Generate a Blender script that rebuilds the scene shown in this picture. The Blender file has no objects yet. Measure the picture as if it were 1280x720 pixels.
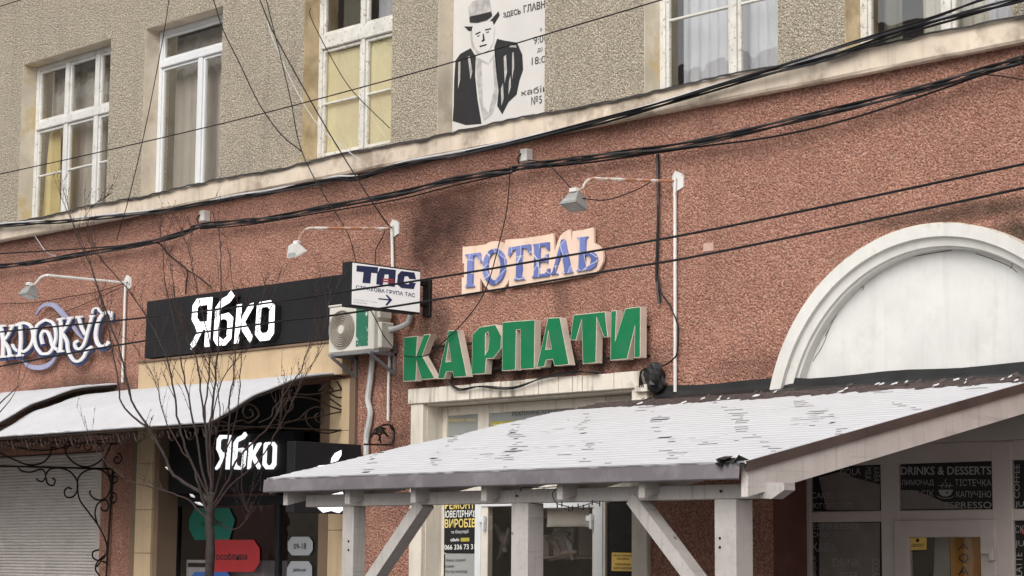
import bpy, math, random
from mathutils import Vector, Matrix
R = math.radians
rnd = random.Random(7)
S = bpy.context.scene
C = S.collection

# ------------------------------------------------------------------ camera
YAW, PIT, ROL, FPX = R(-45.4987), R(7.4228), R(-0.4407), 2605.3
CAM = Vector((0, -17.0, 1.6))
fw = Vector((math.sin(YAW)*math.cos(PIT), math.cos(YAW)*math.cos(PIT), math.sin(PIT)))
rt = Vector((math.cos(YAW), -math.sin(YAW), 0))
dn = -rt.cross(fw)
c_, s_ = math.cos(ROL), math.sin(ROL)
rt, dn = c_*rt + s_*dn, -s_*rt + c_*dn
cd = bpy.data.cameras.new('camera'); cam = bpy.data.objects.new('camera', cd); C.objects.link(cam)
cd.sensor_width = 36; cd.lens = 36*FPX/1280; cd.clip_start = .1; cd.clip_end = 2000
cam.matrix_world = Matrix(((rt.x, -dn.x, -fw.x, CAM.x), (rt.y, -dn.y, -fw.y, CAM.y), (rt.z, -dn.z, -fw.z, CAM.z), (0, 0, 0, 1)))
S.camera = cam
# ------------------------------------------------------------------ sky, sun
SUN_EL, SUN_AZ = R(38), R(160)       # azimuth clockwise from +Y
w = bpy.data.worlds.new('World'); S.world = w; w.use_nodes = True
nt = w.node_tree; bg = nt.nodes['Background']
sk = nt.nodes.new('ShaderNodeTexSky'); sk.sky_type = 'NISHITA'; sk.sun_disc = False
sk.sun_elevation = SUN_EL; sk.sun_rotation = SUN_AZ; sk.dust_density = 4; sk.air_density = 1.0
hs = nt.nodes.new('ShaderNodeHueSaturation'); hs.inputs['Saturation'].default_value = .10
nt.links.new(sk.outputs[0], hs.inputs['Color']); nt.links.new(hs.outputs[0], bg.inputs[0])
bg.inputs[1].default_value = .12
sl = bpy.data.lights.new('sun', 'SUN'); sl.energy = 1.35; sl.angle = R(55); sl.color = (1, .94, .88)
so = bpy.data.objects.new('sun', sl); C.objects.link(so)
sd = Vector((math.sin(SUN_AZ)*math.cos(SUN_EL), math.cos(SUN_AZ)*math.cos(SUN_EL), math.sin(SUN_EL)))
so.rotation_euler = sd.to_track_quat('Z', 'Y').to_euler(); so.location = (0, -10, 30)
S.view_settings.view_transform = 'Standard'; S.view_settings.look = 'None'
S.view_settings.exposure = 0.27; S.view_settings.gamma = 1
S.cycles.max_bounces = 8; S.cycles.transparent_max_bounces = 12

# ------------------------------------------------------------------ measuring helpers
def _ray(px, py): return (px-640)*rt + (py-360)*dn + FPX*fw
def W(px, py, d=0):            # the point of the plane standing d metres in front of the facade
    v = _ray(px, py); return CAM + v*((17.0-d)/v.y)
def XP(px, py, x):             # the point of the cross plane X = x
    v = _ray(px, py); return CAM + v*(x/v.x)
def zc(o, s, p): return (p[0]/s+o[0], p[1]/s+o[1])

# ------------------------------------------------------------------ object helpers
WL = {}
def thing(name, label, cat, loc, group=None):
    o = bpy.data.objects.new(name, None); C.objects.link(o); o.empty_display_size = .2
    o.location = loc; WL[o.name] = Vector(loc); o['label'] = label; o['category'] = cat
    if group: o['group'] = group
    return o
def tag(o, label, cat, group=None):
    o['label'] = label; o['category'] = cat
    if group: o['group'] = group
    return o
def link(name, verts, faces, mat, parent=None, kind=None, smooth=False, label=None):
    vs = [Vector(v) for v in verts]
    lo = Vector([min(v[i] for v in vs) for i in range(3)]); hi = Vector([max(v[i] for v in vs) for i in range(3)])
    org = Vector(((lo.x+hi.x)/2, (lo.y+hi.y)/2, lo.z))
    me = bpy.data.meshes.new(name); me.from_pydata([v-org for v in vs], [], faces); me.materials.append(mat)
    if smooth: me.polygons.foreach_set('use_smooth', [True]*len(me.polygons))
    me.update()
    o = bpy.data.objects.new(name, me); C.objects.link(o)
    if parent is not None:
        o.parent = parent; o.location = org - WL[parent.name]
    else: o.location = org
    WL[o.name] = org
    if kind: o['kind'] = kind
    if label: o['label'] = label
    return o
def clone(src, dxyz, parent=None):
    o = src.copy(); C.objects.link(o); o.parent = parent
    wl = WL[src.name] + Vector(dxyz); WL[o.name] = wl
    o.location = wl - (WL[parent.name] if parent else Vector((0, 0, 0)))
    return o
def copy_tree(src, dxyz, parent=None):
    o = clone(src, dxyz, parent)
    for ch in list(src.children): copy_tree(ch, dxyz, o)
    return o
class MB:
    def __init__(s): s.v = []; s.f = []; s.sm = False
    def add(s, v, f):
        n = len(s.v); s.v += [Vector(a) for a in v]; s.f += [tuple(i+n for i in q) for q in f]; return s
    def box(s, x0, x1, y0, y1, z0, z1):
        v = [(x0,y0,z0),(x1,y0,z0),(x1,y1,z0),(x0,y1,z0),(x0,y0,z1),(x1,y0,z1),(x1,y1,z1),(x0,y1,z1)]
        return s.add(v, [(0,3,2,1),(4,5,6,7),(0,1,5,4),(1,2,6,5),(2,3,7,6),(3,0,4,7)])
    def bbox(s, x0, x1, y0, y1, z0, z1, b=.006):     # box with chamfered edges
        ax = [(x0,x1),(y0,y1),(z0,z1)]; v = []; idx = {}
        b = min(b, (x1-x0)*.3, (y1-y0)*.3, (z1-z0)*.3)
        for sx in (0,1):
            for sy in (0,1):
                for sz in (0,1):
                    for k in range(3):
                        p = [ax[i][(sx,sy,sz)[i]] for i in range(3)]
                        for i in range(3):
                            if i != k: p[i] += b if (sx,sy,sz)[i] == 0 else -b
                        idx[(sx,sy,sz,k)] = len(v); v.append(p)
        # vertex k lies on the face normal k
        f = []
        for k in range(3):
            for sd_ in (0,1):
                i, j = [a for a in range(3) if a != k]
                q = []
                for a, c in ((0,0),(1,0),(1,1),(0,1)):
                    t = [0,0,0]; t[k] = sd_; t[i] = a; t[j] = c; q.append(idx[(*t, k)])
                f.append(tuple(q))
        for k in range(3):
            i, j = [a for a in range(3) if a != k]
            for a in (0,1):
                for c in (0,1):
                    t0=[0,0,0]; t0[k]=0; t0[i]=a; t0[j]=c; t1=list(t0); t1[k]=1
                    f.append((idx[(*t0,i)], idx[(*t1,i)], idx[(*t1,j)], idx[(*t0,j)]))
        for sx in (0,1):
            for sy in (0,1):
                for sz in (0,1): f.append(tuple(idx[(sx,sy,sz,k)] for k in range(3)))
        return s.add(v, f)
    def beam(s, p0, p1, w, h, up=(0,0,1)):
        p0, p1 = Vector(p0), Vector(p1); d = (p1-p0).normalized(); sd_ = d.cross(Vector(up)).normalized(); u = sd_.cross(d)
        v = []
        for p in (p0, p1):
            for a, b in ((-1,-1),(1,-1),(1,1),(-1,1)): v.append(p + sd_*(a*w/2) + u*(b*h/2))
        return s.add(v, [(0,1,2,3),(7,6,5,4),(0,4,5,1),(1,5,6,2),(2,6,7,3),(3,7,4,0)])
    def tube(s, pts, r, n=6, taper=None, flat=None):
        pts = [Vector(p) for p in pts]
        if len(pts) < 2: return s
        base = len(s.v); N = len(pts); ref = None
        for i, p in enumerate(pts):
            d = (pts[min(i+1,N-1)] - pts[max(i-1,0)])
            if d.length < 1e-9: d = Vector((0,0,1))
            d.normalize()
            if ref is None: ref = Vector((0,0,1)) if abs(d.z) < .8 else Vector((1,0,0))
            a = d.cross(ref).normalized(); b = a.cross(d).normalized(); ref = b
            rr = r[i] if isinstance(r, (list, tuple)) else r
            for k in range(n):
                t = 2*math.pi*k/n; s.v.append(p + a*(rr*math.cos(t)) + b*(rr*math.sin(t)))
        for i in range(N-1):
            for k in range(n):
                s.f.append((base+i*n+k, base+i*n+(k+1)%n, base+(i+1)*n+(k+1)%n, base+(i+1)*n+k))
        s.f.append(tuple(base+k for k in reversed(range(n)))); s.f.append(tuple(base+(N-1)*n+k for k in range(n)))
        return s
    def quad(s, a, b, c, d): return s.add([a,b,c,d], [(0,1,2,3)])
    def cyl(s, c, axis, r, h, n=20, r2=None):
        c = Vector(c); axis = Vector(axis).normalized(); return s.tube([c, c+axis*h], [r, r2 if r2 is not None else r], n)
    def build(s, name, mat, parent=None, **k): return link(name, s.v, s.f, mat, parent, **k)
def spline(pts, n=6):
    """smooth curve through the points (Catmull-Rom)"""
    P = [Vector(p) for p in pts]
    if len(P) < 3: return P
    P = [P[0]*2-P[1]] + P + [P[-1]*2-P[-2]]; out = []
    for i in range(1, len(P)-2):
        for k in range(n):
            t = k/n; a, b, c, d = P[i-1:i+3]
            out.append(.5*((2*b)+(c-a)*t+(2*a-5*b+4*c-d)*t*t+(3*b-a-3*c+d)*t**3))
    out.append(P[-2]); return out
def loops2mesh(loops, ext, offset=0, text=None, size=1):
    """filled outline with holes; local x,y in plane, z is depth (front at +ext). -> verts, faces"""
    if text is not None:
        cu = bpy.data.curves.new('t', 'FONT'); cu.body = text; cu.size = size; cu.resolution_u = 3
    else:
        cu = bpy.data.curves.new('t', 'CURVE'); cu.dimensions = '2D'; cu.fill_mode = 'BOTH'
        for lp in loops:
            sp = cu.splines.new('POLY'); sp.points.add(len(lp)-1); sp.use_cyclic_u = True
            for i, p in enumerate(lp): sp.points[i].co = (p[0], p[1], 0, 1)
    cu.extrude = ext; cu.offset = offset
    o = bpy.data.objects.new('t', cu); C.objects.link(o)
    dg = bpy.context.evaluated_depsgraph_get(); me = o.evaluated_get(dg).to_mesh()
    v = [p.co.copy() for p in me.vertices]; f = [tuple(p.vertices) for p in me.polygons]
    o.evaluated_get(dg).to_mesh_clear(); C.objects.unlink(o); bpy.data.objects.remove(o); bpy.data.curves.remove(cu)
    return v, f
def plate(name, loops, y_front, y_back, mat, parent, offset=0, **k):
    """loops of (X,Z) -> solid plate parallel to the facade, front at Y=y_front"""
    ext = (y_back-y_front)/2; ym = (y_back+y_front)/2
    v, f = loops2mesh(loops, ext, offset)
    return link(name, [(p.x, ym - p.z, p.y) for p in v], f, mat, parent, **k)
def plateX(name, loops, x_front, x_back, mat, parent, offset=0, **k):
    """loops of (Y,Z) -> plate lying in the cross plane, front (facing +X) at x_front"""
    ext = (x_front-x_back)/2; xm = (x_front+x_back)/2
    v, f = loops2mesh(loops, ext, offset)
    return link(name, [(xm + p.z, p.x, p.y) for p in v], f, mat, parent, **k)
def pxloop(pts, d, o=None, s=1):
    r = []
    for p in pts:
        q = zc(o, s, p) if o else p
        a = W(q[0], q[1], d); r.append((a.x, a.z))
    return r
def textverts(text, bold=0):
    v, f = loops2mesh(None, .0, bold, text)
    xs = [p.x for p in v]; ys = [p.y for p in v]
    if not xs: return [], []
    x0, x1, y0, y1 = min(xs), max(xs), min(ys), max(ys)
    return [((p.x-x0)/(x1-x0), (p.y-y0)/max(y1-y0, 1e-6)) for p in v], f
def lettering(text, q, mat, parent, thick=(0, -.002, 0), bold=0, name='lettering', extra=None):
    """flat print stretched over four world corners TL TR BR BL"""
    mb = MB(); items = [(text, q)] + (extra or [])
    for tx, qq in items:
        uv, f = textverts(tx, bold); tl, tr, br, bl = [Vector(a) for a in qq]
        mb.add([(bl*(1-u)+br*u)*(1-t) + (tl*(1-u)+tr*u)*t + Vector(thick) for u, t in uv], f)
    return mb.build(name, mat, parent, kind='stuff')
def WQ(pts, d, o=None, s=1):
    return [W(*(zc(o, s, p) if o else p), d) for p in pts]
def XQ(pts, x, o=None, s=1):
    return [XP(*(zc(o, s, p) if o else p), x) for p in pts]

# ------------------------------------------------------------------ materials
def mat(name, col, rough=.8, var=.12, vs=3, bump=0, bs=60, metal=0, spec=.5, col2=None, c2s=2, c2w=(.5, .7), streak=0, emit=0):
    m = bpy.data.materials.new(name); m.use_nodes = True; nt = m.node_tree; N = nt.nodes; L = nt.links; b = N['Principled BSDF']
    b.inputs['Roughness'].default_value = rough; b.inputs['Metallic'].default_value = metal
    b.inputs['Specular IOR Level'].default_value = spec
    tc = N.new('ShaderNodeTexCoord'); geo = N.new('ShaderNodeNewGeometry')
    pos = geo.outputs['Position']
    def noise(scale, det=5, rg=.6, src=None):
        n = N.new('ShaderNodeTexNoise'); n.inputs['Scale'].default_value = scale; n.inputs['Detail'].default_value = det
        n.inputs['Roughness'].default_value = rg; L.new(src or pos, n.inputs['Vector']); return n.outputs['Fac']
    def mix(f, a, c, typ='MIX'):
        x = N.new('ShaderNodeMix'); x.data_type = 'RGBA'; x.blend_type = typ
        if isinstance(f, float): x.inputs['Factor'].default_value = f
        else: L.new(f, x.inputs['Factor'])
        for s_, v_ in ((6, a), (7, c)):
            if isinstance(v_, tuple): x.inputs[s_].default_value = (*v_, 1)
            else: L.new(v_, x.inputs[s_])
        return x.outputs[2]
    def ramp(v, a, c):
        r = N.new('ShaderNodeMapRange'); r.inputs[1].default_value = a; r.inputs[2].default_value = c; L.new(v, r.inputs[0]); return r.outputs[0]
    d = tuple(max(0, x*(1-var*1.6)) for x in col); l = tuple(min(1, x*(1+var)) for x in col)
    c = mix(ramp(noise(vs), .3, .7), d, l)
    if col2: c = mix(ramp(noise(c2s, 8, .65), *c2w), c, col2)
    if streak:
        mp = N.new('ShaderNodeMapping'); L.new(pos, mp.inputs[0]); mp.inputs['Scale'].default_value = (9, 9, .7)
        st = ramp(noise(1.0, 6, .6, mp.outputs[0]), .52, .75)
        k = N.new('ShaderNodeMath'); k.operation = 'MULTIPLY'; k.inputs[1].default_value = streak; L.new(st, k.inputs[0])
        c = mix(k.outputs[0], c, (.06, .05, .045))
    L.new(c, b.inputs['Base Color'])
    if name in ('white_stained_timber', 'pinkish_white_timber'):
        for sc3 in ((34, 34, 1.1), (34, 1.1, 20)):
            mp = N.new('ShaderNodeMapping'); L.new(pos, mp.inputs[0]); mp.inputs['Scale'].default_value = sc3
            c = mix(ramp(noise(1.0, 4, .6, mp.outputs[0]), .56, .9), c, tuple(x*.45 for x in col))
        vk = N.new('ShaderNodeTexVoronoi'); vk.inputs['Scale'].default_value = 2.6; L.new(pos, vk.inputs['Vector'])
        c = mix(ramp(vk.outputs['Distance'], .055, .035), c, (.16, .12, .10))
        L.new(c, b.inputs['Base Color'])
    if bump:
        bp = N.new('ShaderNodeBump'); bp.inputs['Strength'].default_value = min(1, bump); bp.inputs['Distance'].default_value = .004+.01*bump
        L.new(noise(bs, 4, .6), bp.inputs['Height']); L.new(bp.outputs[0], b.inputs['Normal'])
    if emit:
        b.inputs['Emission Color'].default_value = (*col, 1); b.inputs['Emission Strength'].default_value = emit
    m['x'] = 1; return m
def roughcast(name, base, light, dark, scale, stains_shade=(), broad=.25, bump=.02):
    m = bpy.data.materials.new(name); m.use_nodes = True; nt = m.node_tree; N = nt.nodes; L = nt.links; b = N['Principled BSDF']
    b.inputs['Roughness'].default_value = .92; b.inputs['Specular IOR Level'].default_value = .25
    geo = N.new('ShaderNodeNewGeometry'); pos = geo.outputs['Position']
    def math_(op, a, c=None):
        k = N.new('ShaderNodeMath'); k.operation = op; k.use_clamp = False
        for i, v_ in enumerate((a, c)):
            if v_ is None: continue
            if isinstance(v_, (int, float)): k.inputs[i].default_value = v_
            else: L.new(v_, k.inputs[i])
        return k.outputs[0]
    def noise(s, det=4, rg=.6, vec=None):
        n = N.new('ShaderNodeTexNoise'); n.inputs['Scale'].default_value = s; n.inputs['Detail'].default_value = det
        n.inputs['Roughness'].default_value = rg; L.new(vec or pos, n.inputs['Vector']); return n.outputs['Fac']
    def rng(v, a, c, e=0, f=1):
        r = N.new('ShaderNodeMapRange'); r.inputs[1].default_value = a; r.inputs[2].default_value = c
        r.inputs[3].default_value = e; r.inputs[4].default_value = f; L.new(v, r.inputs[0]); return r.outputs[0]
    def mix(f, a, c, t='MIX'):
        x = N.new('ShaderNodeMix'); x.data_type = 'RGBA'; x.blend_type = t
        if isinstance(f, float): x.inputs['Factor'].default_value = f
        else: L.new(f, x.inputs['Factor'])
        for s_, v_ in ((6, a), (7, c)):
            if isinstance(v_, tuple): x.inputs[s_].default_value = (*v_, 1)
            else: L.new(v_, x.inputs[s_])
        return x.outputs[2]
    vo = N.new('ShaderNodeTexVoronoi'); vo.inputs['Scale'].default_value = scale; L.new(pos, vo.inputs['Vector'])
    sc = N.new('ShaderNodeSeparateColor'); L.new(vo.outputs['Color'], sc.inputs[0])
    g = noise(scale*.8, 3, .7)
    c = mix(rng(g, .43, .56), dark, base)
    c = mix(rng(sc.outputs[0], .78, .88, 0, .45), c, light)
    c = mix(rng(sc.outputs[1], .12, .2, .75, 0), c, dark)
    big = noise(.7, 6, .6)
    c = mix(rng(big, .35, .7, 0, broad), c, tuple(x*.55 for x in base))
    c = mix(rng(noise(2.6, 5, .65), .5, .75, 0, broad*.8), c, tuple(min(1, x*1.35) for x in base))
    mp = N.new('ShaderNodeMapping'); L.new(pos, mp.inputs[0]); mp.inputs['Scale'].default_value = (3.2, 3.2, .35)
    c = mix(rng(noise(1.0, 6, .62, mp.outputs[0]), .54, .74, 0, .38), c, tuple(x*.42 for x in base))
    mp2 = N.new('ShaderNodeMapping'); L.new(pos, mp2.inputs[0]); mp2.inputs['Scale'].default_value = (11, 11, .6)
    c = mix(rng(noise(1.0, 5, .6, mp2.outputs[0]), .6, .72, 0, .22), c, tuple(x*.5 for x in base))
    for (x, z, rx, rz, st, col) in stains_shade:
        sp = N.new('ShaderNodeSeparateXYZ'); L.new(pos, sp.inputs[0])
        dx = math_('DIVIDE', math_('SUBTRACT', sp.outputs[0], x), rx); dz = math_('DIVIDE', math_('SUBTRACT', sp.outputs[2], z), rz)
        r2 = math_('ADD', math_('MULTIPLY', dx, dx), math_('MULTIPLY', dz, dz))
        r2 = math_('ADD', r2, math_('MULTIPLY', math_('SUBTRACT', noise(3.2, 5, .65), .5), 1.5))
        c = mix(rng(r2, 0, 1.1, st, 0), c, col)
    L.new(c, b.inputs['Base Color'])
    bp = N.new('ShaderNodeBump'); bp.inputs['Strength'].default_value = 1.0; bp.inputs['Distance'].default_value = bump*2.0
    h = math_('ADD', math_('MULTIPLY', noise(scale*.55, 5, .7), 1.0), math_('MULTIPLY', vo.outputs['Distance'], -.5))
    L.new(h, bp.inputs['Height']); L.new(bp.outputs[0], b.inputs['Normal'])
    return m
def glass(name, tint=(1, 1, 1), refl=1.0, rough=.0):
    m = bpy.data.materials.new(name); m.use_nodes = True; nt = m.node_tree; N = nt.nodes; L = nt.links
    N.remove(N['Principled BSDF']); out = N['Material Output']
    t = N.new('ShaderNodeBsdfTransparent'); t.inputs[0].default_value = (*tint, 1)
    g = N.new('ShaderNodeBsdfGlossy'); g.inputs['Roughness'].default_value = rough
    lw = N.new('ShaderNodeLayerWeight'); lw.inputs['Blend'].default_value = .5      # facing: 0 head-on, 1 grazing, same from both sides
    pw = N.new('ShaderNodeMath'); pw.operation = 'POWER'; pw.inputs[1].default_value = 3.2; L.new(lw.outputs['Facing'], pw.inputs[0])
    fr = N.new('ShaderNodeMath'); fr.operation = 'MULTIPLY_ADD'; fr.inputs[1].default_value = .9; fr.inputs[2].default_value = .15*refl; L.new(pw.outputs[0], fr.inputs[0])
    geo = N.new('ShaderNodeNewGeometry'); n = N.new('ShaderNodeTexNoise'); n.inputs['Scale'].default_value = 1.6; L.new(geo.outputs['Position'], n.inputs['Vector'])
    bp = N.new('ShaderNodeBump'); bp.inputs['Strength'].default_value = .12; bp.inputs['Distance'].default_value = .02; L.new(n.outputs['Fac'], bp.inputs['Height'])
    L.new(bp.outputs[0], g.inputs['Normal'])
    mx = N.new('ShaderNodeMixShader'); L.new(fr.outputs[0], mx.inputs[0]); L.new(t.outputs[0], mx.inputs[1]); L.new(g.outputs[0], mx.inputs[2]); L.new(mx.outputs[0], out.inputs[0])
    return m
stain_shade = [(-18.75, 5.55, .75, .6, .9, (.08, .038, .03)), (-18.25, 5.75, .8, .42, .75, (.09, .045, .036)),
       (-17.3, 3.8, 2.6, .26, .85, (.035, .03, .027)), (-10.1, 4.72, .95, .16, .9, (.05, .05, .035)), (-11.0, 4.95, 1.5, .12, .75, (.07, .05, .035)),  # dark bands under the signs are dirt plus painted contact shadow
       (-26.4, 3.82, 2.0, .5, .95, (.07, .045, .03)), (-19.2, 2.8, .6, 1.0, .5, (.06, .03, .025)), (-20, 6.5, 2.0, .25, .6, (.08, .045, .04)),
       (-27, 6.35, 3, .25, .5, (.08, .045, .04)), (-18.6, 4.35, .35, .5, .7, (.05, .035, .03)), (-13.0, 3.6, 1.5, .18, .5, (.1, .05, .04)), (-16.5, 4.75, .16, .6, .5, (.08, .045, .04))]
M = {}
M['red'] = roughcast('red_roughcast', (.70, .37, .27), (.82, .56, .45), (.37, .17, .125), 46, stain_shade, .42, .035)
M['beige'] = roughcast('beige_pebbledash', (.71, .625, .50), (.84, .77, .64), (.39, .33, .25), 52, (), .12, .03)
M['darkred'] = mat('smooth_red_paint', (.17, .07, .055), .7, .15, 4, .1, 30)
M['plaster'] = mat('cream_plaster', (.62, .55, .44), .9, .12, 2.5, .12, 30, col2=(.56, .44, .26), c2s=1.8, c2w=(.52, .6))
M['plaster_g'] = mat('grey_plaster', (.64, .56, .45), .9, .12, 2.5, .12, 30, col2=(.46, .39, .30), c2s=2.6, c2w=(.5, .7))
M['ochre'] = mat('ochre_plaster', (.58, .46, .29), .9, .14, 2.5, .12, 30, col2=(.36, .27, .15), c2s=2.2, c2w=(.45, .62))
M['cornice'] = mat('cornice_plaster', (.66, .56, .45), .9, .12, 2.2, .15, 22, col2=(.36, .29, .22), c2s=1.9, c2w=(.5, .64), streak=.25)
M['lead'] = mat('dark_flashing', (.04, .037, .036), .6, .3, 5, .3, 20)
M['bitumen'] = mat('black_bitumen_flashing', (.018, .018, .019), .5, .3, 3, .25, 12)
M['arch'] = mat('white_moulding_paint', (.68, .67, .63), .75, .07, 3, .08, 20, col2=(.45, .42, .36), c2s=3, c2w=(.6, .75), streak=.12)
M['tymp'] = mat('whitewashed_plaster', (.66, .66, .64), .9, .05, 2, .15, 60, col2=(.58, .575, .55), c2s=5, c2w=(.5, .8), streak=.12)
M['stone'] = mat('pale_stone_lintel', (.72, .66, .57), .8, .1, 3, .1, 30, col2=(.35, .29, .22), c2s=4, c2w=(.56, .7), streak=.85)
M['jamb'] = mat('pale_stone_jamb', (.70, .64, .55), .8, .08, 2, .08, 30, col2=(.42, .35, .28), c2s=2, c2w=(.55, .75), streak=.3)
M['tile'] = mat('beige_tile', (.56, .42, .265), .45, .08, 2, .02, 30, streak=.25)
M['tile_d'] = mat('brown_tile', (.20, .135, .09), .5, .1, 2)
M['white_wood'] = mat('old_white_paint', (.66, .65, .62), .6, .08, 6, .2, 40, col2=(.30, .27, .23), c2s=14, c2w=(.60, .68))
M['peel_wood'] = mat('peeling_white_paint', (.66, .64, .59), .7, .1, 6, .35, 40, col2=(.26, .22, .18), c2s=22, c2w=(.56, .66))
M['pvc'] = mat('white_plastic_frame', (.70, .71, .72), .35, .03, 3)
M['pvc_grey'] = mat('grey_brown_plastic_frame', (.52, .45, .42), .45, .05, 3)
M['glass'] = glass('window_glass', (.98, .97, .94), 1.15)
M['shopglass'] = glass('shop_glass', (.88, .86, .84), .6)
M['yellow_cloth'] = mat('yellow_blind', (.98, .84, .45), .9, .05, 3)
M['yellow_paper'] = mat('cream_paper', (1.0, .93, .68), .9, .06, 2)
M['curtain'] = mat('grey_net_curtain', (.66, .65, .62), .9, .06, 4)
M['curtain_w'] = mat('sky_tinted_curtain', (.72, .76, .88), .9, .05, 3)  # blue in the cloth colour stands in for sky reflected by the panes
M['curtain_d'] = mat('dark_green_curtain', (.17, .17, .14), .9, .1, 3)
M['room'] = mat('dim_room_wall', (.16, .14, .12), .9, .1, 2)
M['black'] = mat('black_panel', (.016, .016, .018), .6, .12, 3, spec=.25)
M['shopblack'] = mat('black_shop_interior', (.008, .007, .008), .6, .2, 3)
M['iron'] = mat('black_wrought_iron', (.016, .013, .012), .5, .2, 10, spec=.2)
M['iron_b'] = mat('brown_wrought_iron', (.030, .020, .015), .55, .2, 10, spec=.2)
M['cable'] = mat('black_cable', (.014, .014, .015), .5, .2, 8, spec=.2)
M['cable_g'] = mat('grey_cable', (.035, .035, .037), .5, .3, 8)
M['snow'] = mat('snow', (.60, .605, .63), .8, .03, 3, .5, 16, spec=.2)
M['snow_dirty'] = mat('thin_snow', (.55, .55, .57), .8, .08, 6, .3, 30)
M['shingle'] = mat('brown_shingle', (.09, .065, .06), .9, .25, 9, .5, 60)
M['wood_w'] = mat('white_stained_timber', (.44, .41, .39), .65, .08, 4, .15, 30, col2=(.40, .37, .35), c2s=5, c2w=(.55, .75))
M['wood_rake'] = mat('pinkish_white_timber', (.60, .545, .515), .65, .07, 4, .1, 30)
M['fascia'] = mat('grey_metal_drip_edge', (.15, .135, .145), .5, .12, 1.2, .05, 10, col2=(.22, .2, .21), c2s=3, c2w=(.5, .7))
M['rakestrip'] = mat('brown_metal_rake_edge', (.085, .06, .052), .6, .2, 3, .2, 20)
M['white_metal'] = mat('white_painted_steel', (.68, .67, .64), .5, .06, 5, col2=(.40, .22, .12), c2s=9, c2w=(.64, .7))
M['rust_metal'] = mat('rusty_white_steel', (.60, .56, .52), .6, .1, 5, col2=(.32, .13, .06), c2s=7, c2w=(.42, .55))
M['lamp_grey'] = mat('grey_lamp_housing', (.30, .30, .29), .5, .1, 5)
M['lampglass'] = mat('dusty_lamp_glass', (.42, .43, .42), .25, .1, 12)
M['ac'] = mat('cream_air_conditioner_paint', (.62, .60, .54), .5, .06, 3, col2=(.45, .40, .33), c2s=5, c2w=(.6, .75))
M['grille'] = mat('brown_grey_grille', (.36, .32, .27), .5, .1, 5)
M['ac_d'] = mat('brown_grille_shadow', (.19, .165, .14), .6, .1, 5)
M['ac_green'] = mat('green_sticker', (.03, .16, .10), .4, .1, 5, col2=(.6, .65, .62), c2s=16, c2w=(.6, .62))
M['steel_g'] = mat('grey_painted_bracket', (.20, .20, .21), .5, .1, 5)
M['pipe_w'] = mat('white_pipe_insulation', (.50, .50, .49), .7, .12, 8, .3, 20)
M['sgreen'] = mat('green_sign_face', (.006, .17, .065), .4, .1, 2.5, col2=(.03, .14, .08), c2s=5, c2w=(.5, .75), streak=.22)
M['scream'] = mat('cream_sign_side', (.66, .56, .47), .6, .08, 3, streak=.3)
M['spanel'] = mat('cream_sign_panel', (.80, .60, .47), .6, .06, 3, streak=.12)
M['swhite'] = mat('white_sign_face', (.78, .78, .79), .4, .03, 3)
M['lightbox'] = mat('lit_light_box_face', (.80, .80, .80), .4, .02, 3, emit=.22)
M['swhite_l'] = mat('lit_white_lettering', (.93, .95, .97), .5, .02, 3, emit=.9)
M['snavy'] = mat('navy_print', (.018, .03, .10), .45, .1, 3)
M['sred'] = mat('red_print', (.45, .05, .05), .45, .1, 3)
M['kblue'] = mat('dusty_blue_sign', (.055, .085, .20), .5, .15, 4)
M['klilac'] = mat('pale_lilac_sign', (.34, .35, .50), .5, .08, 4)
M['ink'] = mat('black_print', (.02, .02, .022), .5, .1, 5)
M['ink_soft'] = mat('faded_black_print', (.05, .048, .047), .7, .2, 9, col2=(.25, .24, .23), c2s=10, c2w=(.62, .72))
M['grey_ink'] = mat('faint_grey_print', (.30, .31, .31), .6, .1, 5)
M['poster'] = mat('grey_white_poster', (.62, .60, .57), .7, .04, 1.5)
M['sk'] = mat('light_grey_print', (.45, .43, .41), .7, .2, 12)
M['gold'] = mat('gold_print', (.78, .62, .20), .5, .1, 5)
M['pwhite'] = mat('white_print', (.78, .78, .76), .5, .03, 5)
M['film'] = mat('grey_window_film', (.33, .34, .33), .35, .06, 1)
M['film_y'] = mat('olive_yellow_print', (.42, .36, .06), .4, .06, 3)
M['hexg'] = mat('teal_green_sticker', (.01, .13, .095), .4, .05, 3)
M['hexr'] = mat('red_sticker', (.40, .035, .04), .4, .05, 3)
M['hexb'] = mat('blue_sticker', (.05, .12, .36), .4, .05, 3)
M['hexs'] = mat('grey_sticker', (.36, .38, .40), .4, .05, 3)
M['ysticker'] = mat('yellow_sticker', (.75, .50, .12), .45, .05, 3)
M['orange'] = mat('orange_banner', (.85, .40, .05), .6, .08, 3)
M['shutter'] = mat('grey_shutter_slat', (.60, .56, .53), .5, .06, 3, col2=(.46, .43, .40), c2s=2, c2w=(.5, .8))
M['cafeprint'] = mat('grey_glass_print', (.30, .285, .28), .5, .06, 5)
M['cafefilm'] = mat('black_glass_film', (.018, .017, .017), .25, .1, 3)
M['cafecurt'] = mat('taupe_panel_behind_glass', (.20, .165, .15), .7, .12, 5)
M['bark'] = mat('dark_brown_bark', (.034, .024, .021), .85, .25, 12, .4, 50)
M['twig'] = mat('reddish_twig_bark', (.040, .020, .017), .8, .25, 12)
M['wood_crack'] = mat('dark_crack', (.10, .085, .07), .9, .2, 5)  # dark colour of the hairline cracks
M['patch'] = mat('pink_mortar_patch', (.56, .37, .31), .9, .15, 8, .2, 30)
M['asphalt'] = mat('wet_asphalt', (.05, .05, .052), .6, .2, 2, .3, 60)
M['paving'] = mat('grey_paving', (.13, .125, .12), .8, .12, 2, .2, 30, col2=(.35, .36, .37), c2s=.8, c2w=(.55, .65))
M['ground'] = mat('snowy_ground', (.40, .40, .41), .9, .15, .3)
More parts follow.
